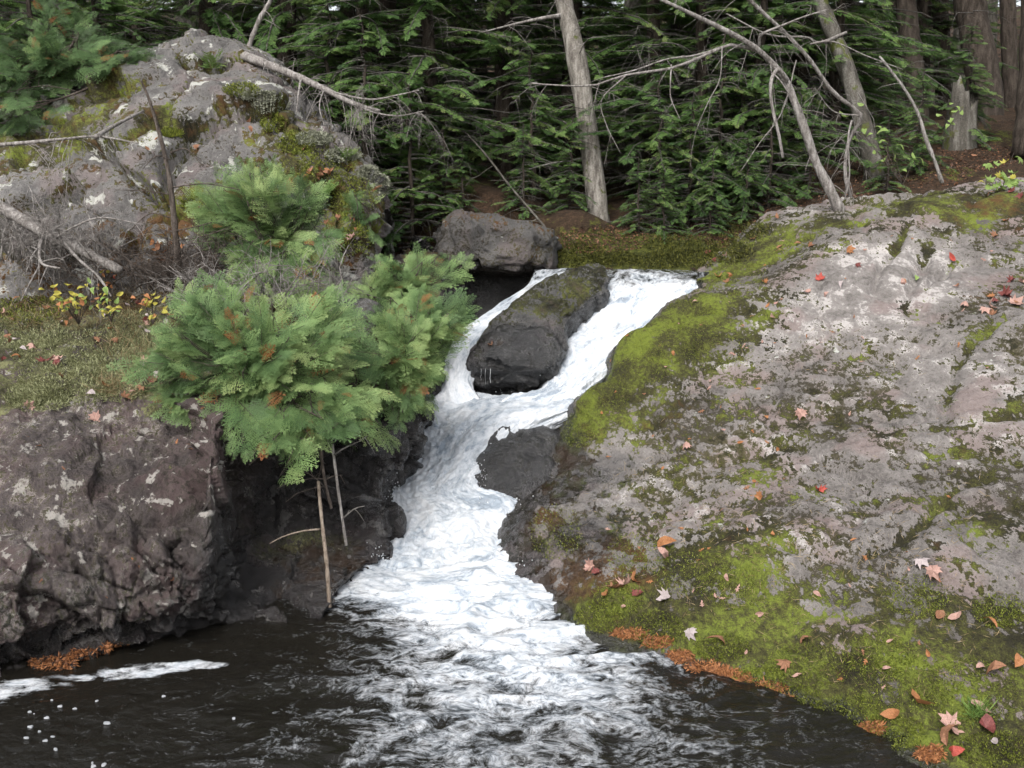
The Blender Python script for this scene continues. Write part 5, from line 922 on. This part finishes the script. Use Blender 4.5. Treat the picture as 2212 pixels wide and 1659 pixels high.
mossspots = [(1300, 1335, 60, 35), (1330, 1300, 60, 40), (1420, 1360, 60, 40), (1560, 1400, 60, 30), (1640, 1470, 60, 30), (1720, 1520, 60, 40), (1830, 1540, 80, 40), (1930, 1585, 70, 40), (1500, 1240, 90, 50), (1590, 1270, 80, 50), (1750, 1440, 100, 50), (1960, 1480, 120, 60), (2100, 1500, 100, 80), (1980, 1290, 70, 50), (2160, 1320, 60, 40), (1440, 740, 70, 50), (1380, 790, 70, 50), (1500, 680, 60, 50), (1300, 860, 60, 50), (1250, 930, 40, 40), (1600, 600, 60, 40), (2150, 1620, 80, 40), (1200, 1150, 60, 60), (1550, 760, 80, 40), (1380, 1200, 70, 50), (1900, 1420, 80, 50)]
o = blades('moss', M['mosstuft'], mossspots, 30000, .016, .005, 2, ['slope'], up=1.2); tag(o, 'short tufted green moss on the right slope', 'moss')
o = blades('moss', M['shademoss'], [(1250, 550, 60, 25), (1330, 560, 50, 15), (1420, 565, 60, 18), (1500, 560, 60, 20), (1580, 545, 50, 25), (1600, 500, 70, 20), (1470, 530, 80, 20)], 7000, .05, .011, 12, ['ground', 'slope'], up=1.0); tag(o, 'ragged moss on the bank behind the fall lip', 'moss')
M['litter'] = foliage_material('leaf_litter', [(0.0, (0.03, 0.017, 0.011)), (.6, (0.09, 0.045, 0.026)), (1, (0.22, 0.11, 0.06))], .1)
o = blades('ground_litter', M['litter'], [(1500, 490, 200, 30), (1750, 440, 200, 30), (1300, 520, 100, 30), (1900, 380, 200, 30), (2100, 340, 100, 30), (1600, 520, 80, 20)], 6000, .035, .018, 13, ['ground'], flat=True); tag(o, 'brown leaf litter covering the forest floor', 'leaf litter')
o = blades('moss', M['paletuft'], [(150, 830, 120, 50), (250, 810, 80, 60), (80, 860, 70, 30), (180, 760, 160, 50), (60, 720, 80, 40), (290, 720, 60, 50)], 14000, .03, .006, 3, ['cliff'], up=1.3); tag(o, 'pale grey-green cushion moss along the brink of the left ledge', 'moss')
o = blades('moss', M['mosstuft'], [(640, 310, 40, 25), (700, 360, 60, 40), (760, 430, 50, 50), (770, 520, 30, 40), (520, 195, 40, 15), (60, 670, 80, 30), (430, 440, 40, 20), (370, 288, 25, 10), (590, 265, 30, 20)], 9000, .035, .009, 4, ['outcrop', 'cliff'], up=1.2); tag(o, 'golden green moss along the outcrop crest', 'moss')
M['lichen'] = foliage_material('reindeer_lichen', [(0.0, (0.14, 0.145, 0.10)), (.5, (0.26, 0.27, 0.2)), (1, (0.4, 0.41, 0.32))], .1)
o = blades('lichen', M['lichen'], [(585, 225, 40, 18), (680, 300, 40, 14), (740, 335, 40, 14), (800, 375, 30, 16), (828, 400, 18, 22), (560, 210, 40, 12)], 15000, .035, .011, 6, ['outcrop'], up=1.0); tag(o, 'pale reindeer lichen fringe along the outcrop crest', 'lichen')
M['grass'] = foliage_material('grass_blades', [(0.0, (0.08, 0.16, 0.03)), (1, (0.25, 0.36, 0.1))], .3); M['drygrass'] = foliage_material('dry_grass', [(0.0, (0.16, 0.11, 0.05)), (1, (0.36, 0.28, 0.16))], .2)
o = blades('grass_tuft', M['grass'], [(2110, 1545, 26, 14)], 110, .11, .005, 7, ['slope'], up=1.0); tag(o, 'small bright green grass tuft near the lower right corner', 'grass')
o = blades('dry_grass', M['drygrass'], [(280, 760, 60, 40), (230, 690, 100, 30), (100, 690, 100, 30), (300, 640, 60, 20), (150, 650, 120, 20), (260, 840, 60, 20)], 1500, .14, .003, 8, ['cliff'], up=1.0); tag(o, 'thin dry grass and twigs on the left ledge', 'grass')
o = blades('fallen_needles', M['drygrass'], [(1700, 1000, 450, 300), (1500, 1150, 250, 180), (1900, 1300, 280, 200)], 1800, .06, .003, 9, ['slope'], flat=True); tag(o, 'thin tan needles and twig bits strewn over the right slope', 'needles')
M['spray'] = plain('white_spray', (0.8, 0.83, 0.86), (0.88, 0.9, 0.92), 10, .4, .3)
rng = np.random.RandomState(5); mb = MB(); tv = np.array([[1, 1, 1], [1, -1, -1], [-1, 1, -1], [-1, -1, 1.0]]) * .6; tf = np.array([[0, 1, 2], [0, 3, 1], [0, 2, 3], [1, 3, 2]])
for (u, v, Y, ru, rv, n, s) in [(1040, 858, 9.2, 40, 14, 60, .003), (980, 855, 9.3, 25, 20, 50, .0035), (1100, 868, 9.1, 60, 8, 70, .003), (1190, 840, 9.15, 25, 25, 80, .003), (880, 960, 8.3, 15, 50, 70, .003), (1035, 1040, 7.9, 20, 40, 80, .003), (1105, 1110, 7.6, 20, 20, 80, .003), (845, 1120, 7.4, 15, 60, 90, .003), (1000, 780, 9.6, 15, 40, 60, .003), (1400, 700, 10.1, 60, 40, 90, .003), (1000, 940, 8.4, 90, 40, 40, .006), (1060, 1085, 7.7, 50, 16, 50, .006), (815, 1200, 6.85, 20, 20, 30, .005), (1150, 1240, 6.7, 40, 30, 50, .005), (850, 1050, 7.7, 15, 40, 30, .005), (1480, 620, 10.9, 20, 12, 20, .005), (1330, 640, 10.7, 20, 14, 20, .006)]:
    for k in range(n): mb.add(tv * s * rng.uniform(.5, 1.5) * (1, 1, 1.6) + P(u + rng.normal(0, ru * .6), v + rng.normal(0, rv * .6), Y - rng.uniform(0, .12)), tf)
for k in range(3):
    u = rng.uniform(1035, 1170); v0 = 800 - abs(u - 1110) * .06; p0, p1 = P(u, v0, 9.27), P(u + rng.uniform(-1, 1), 860, 9.26); a = rng.uniform(.3, 1); p1 = p0 * (1 - a) + p1 * a
    tube(mb, np.linspace(p0, p1, 8) + rng.normal(0, .002, (8, 3)), np.linspace(.0013, .0009, 8) * rng.uniform(.5, 1.6), 4)
tag(mb.build('water_spray', M['spray']), 'white drips and splash drops around the falls', 'spray', kind='stuff')
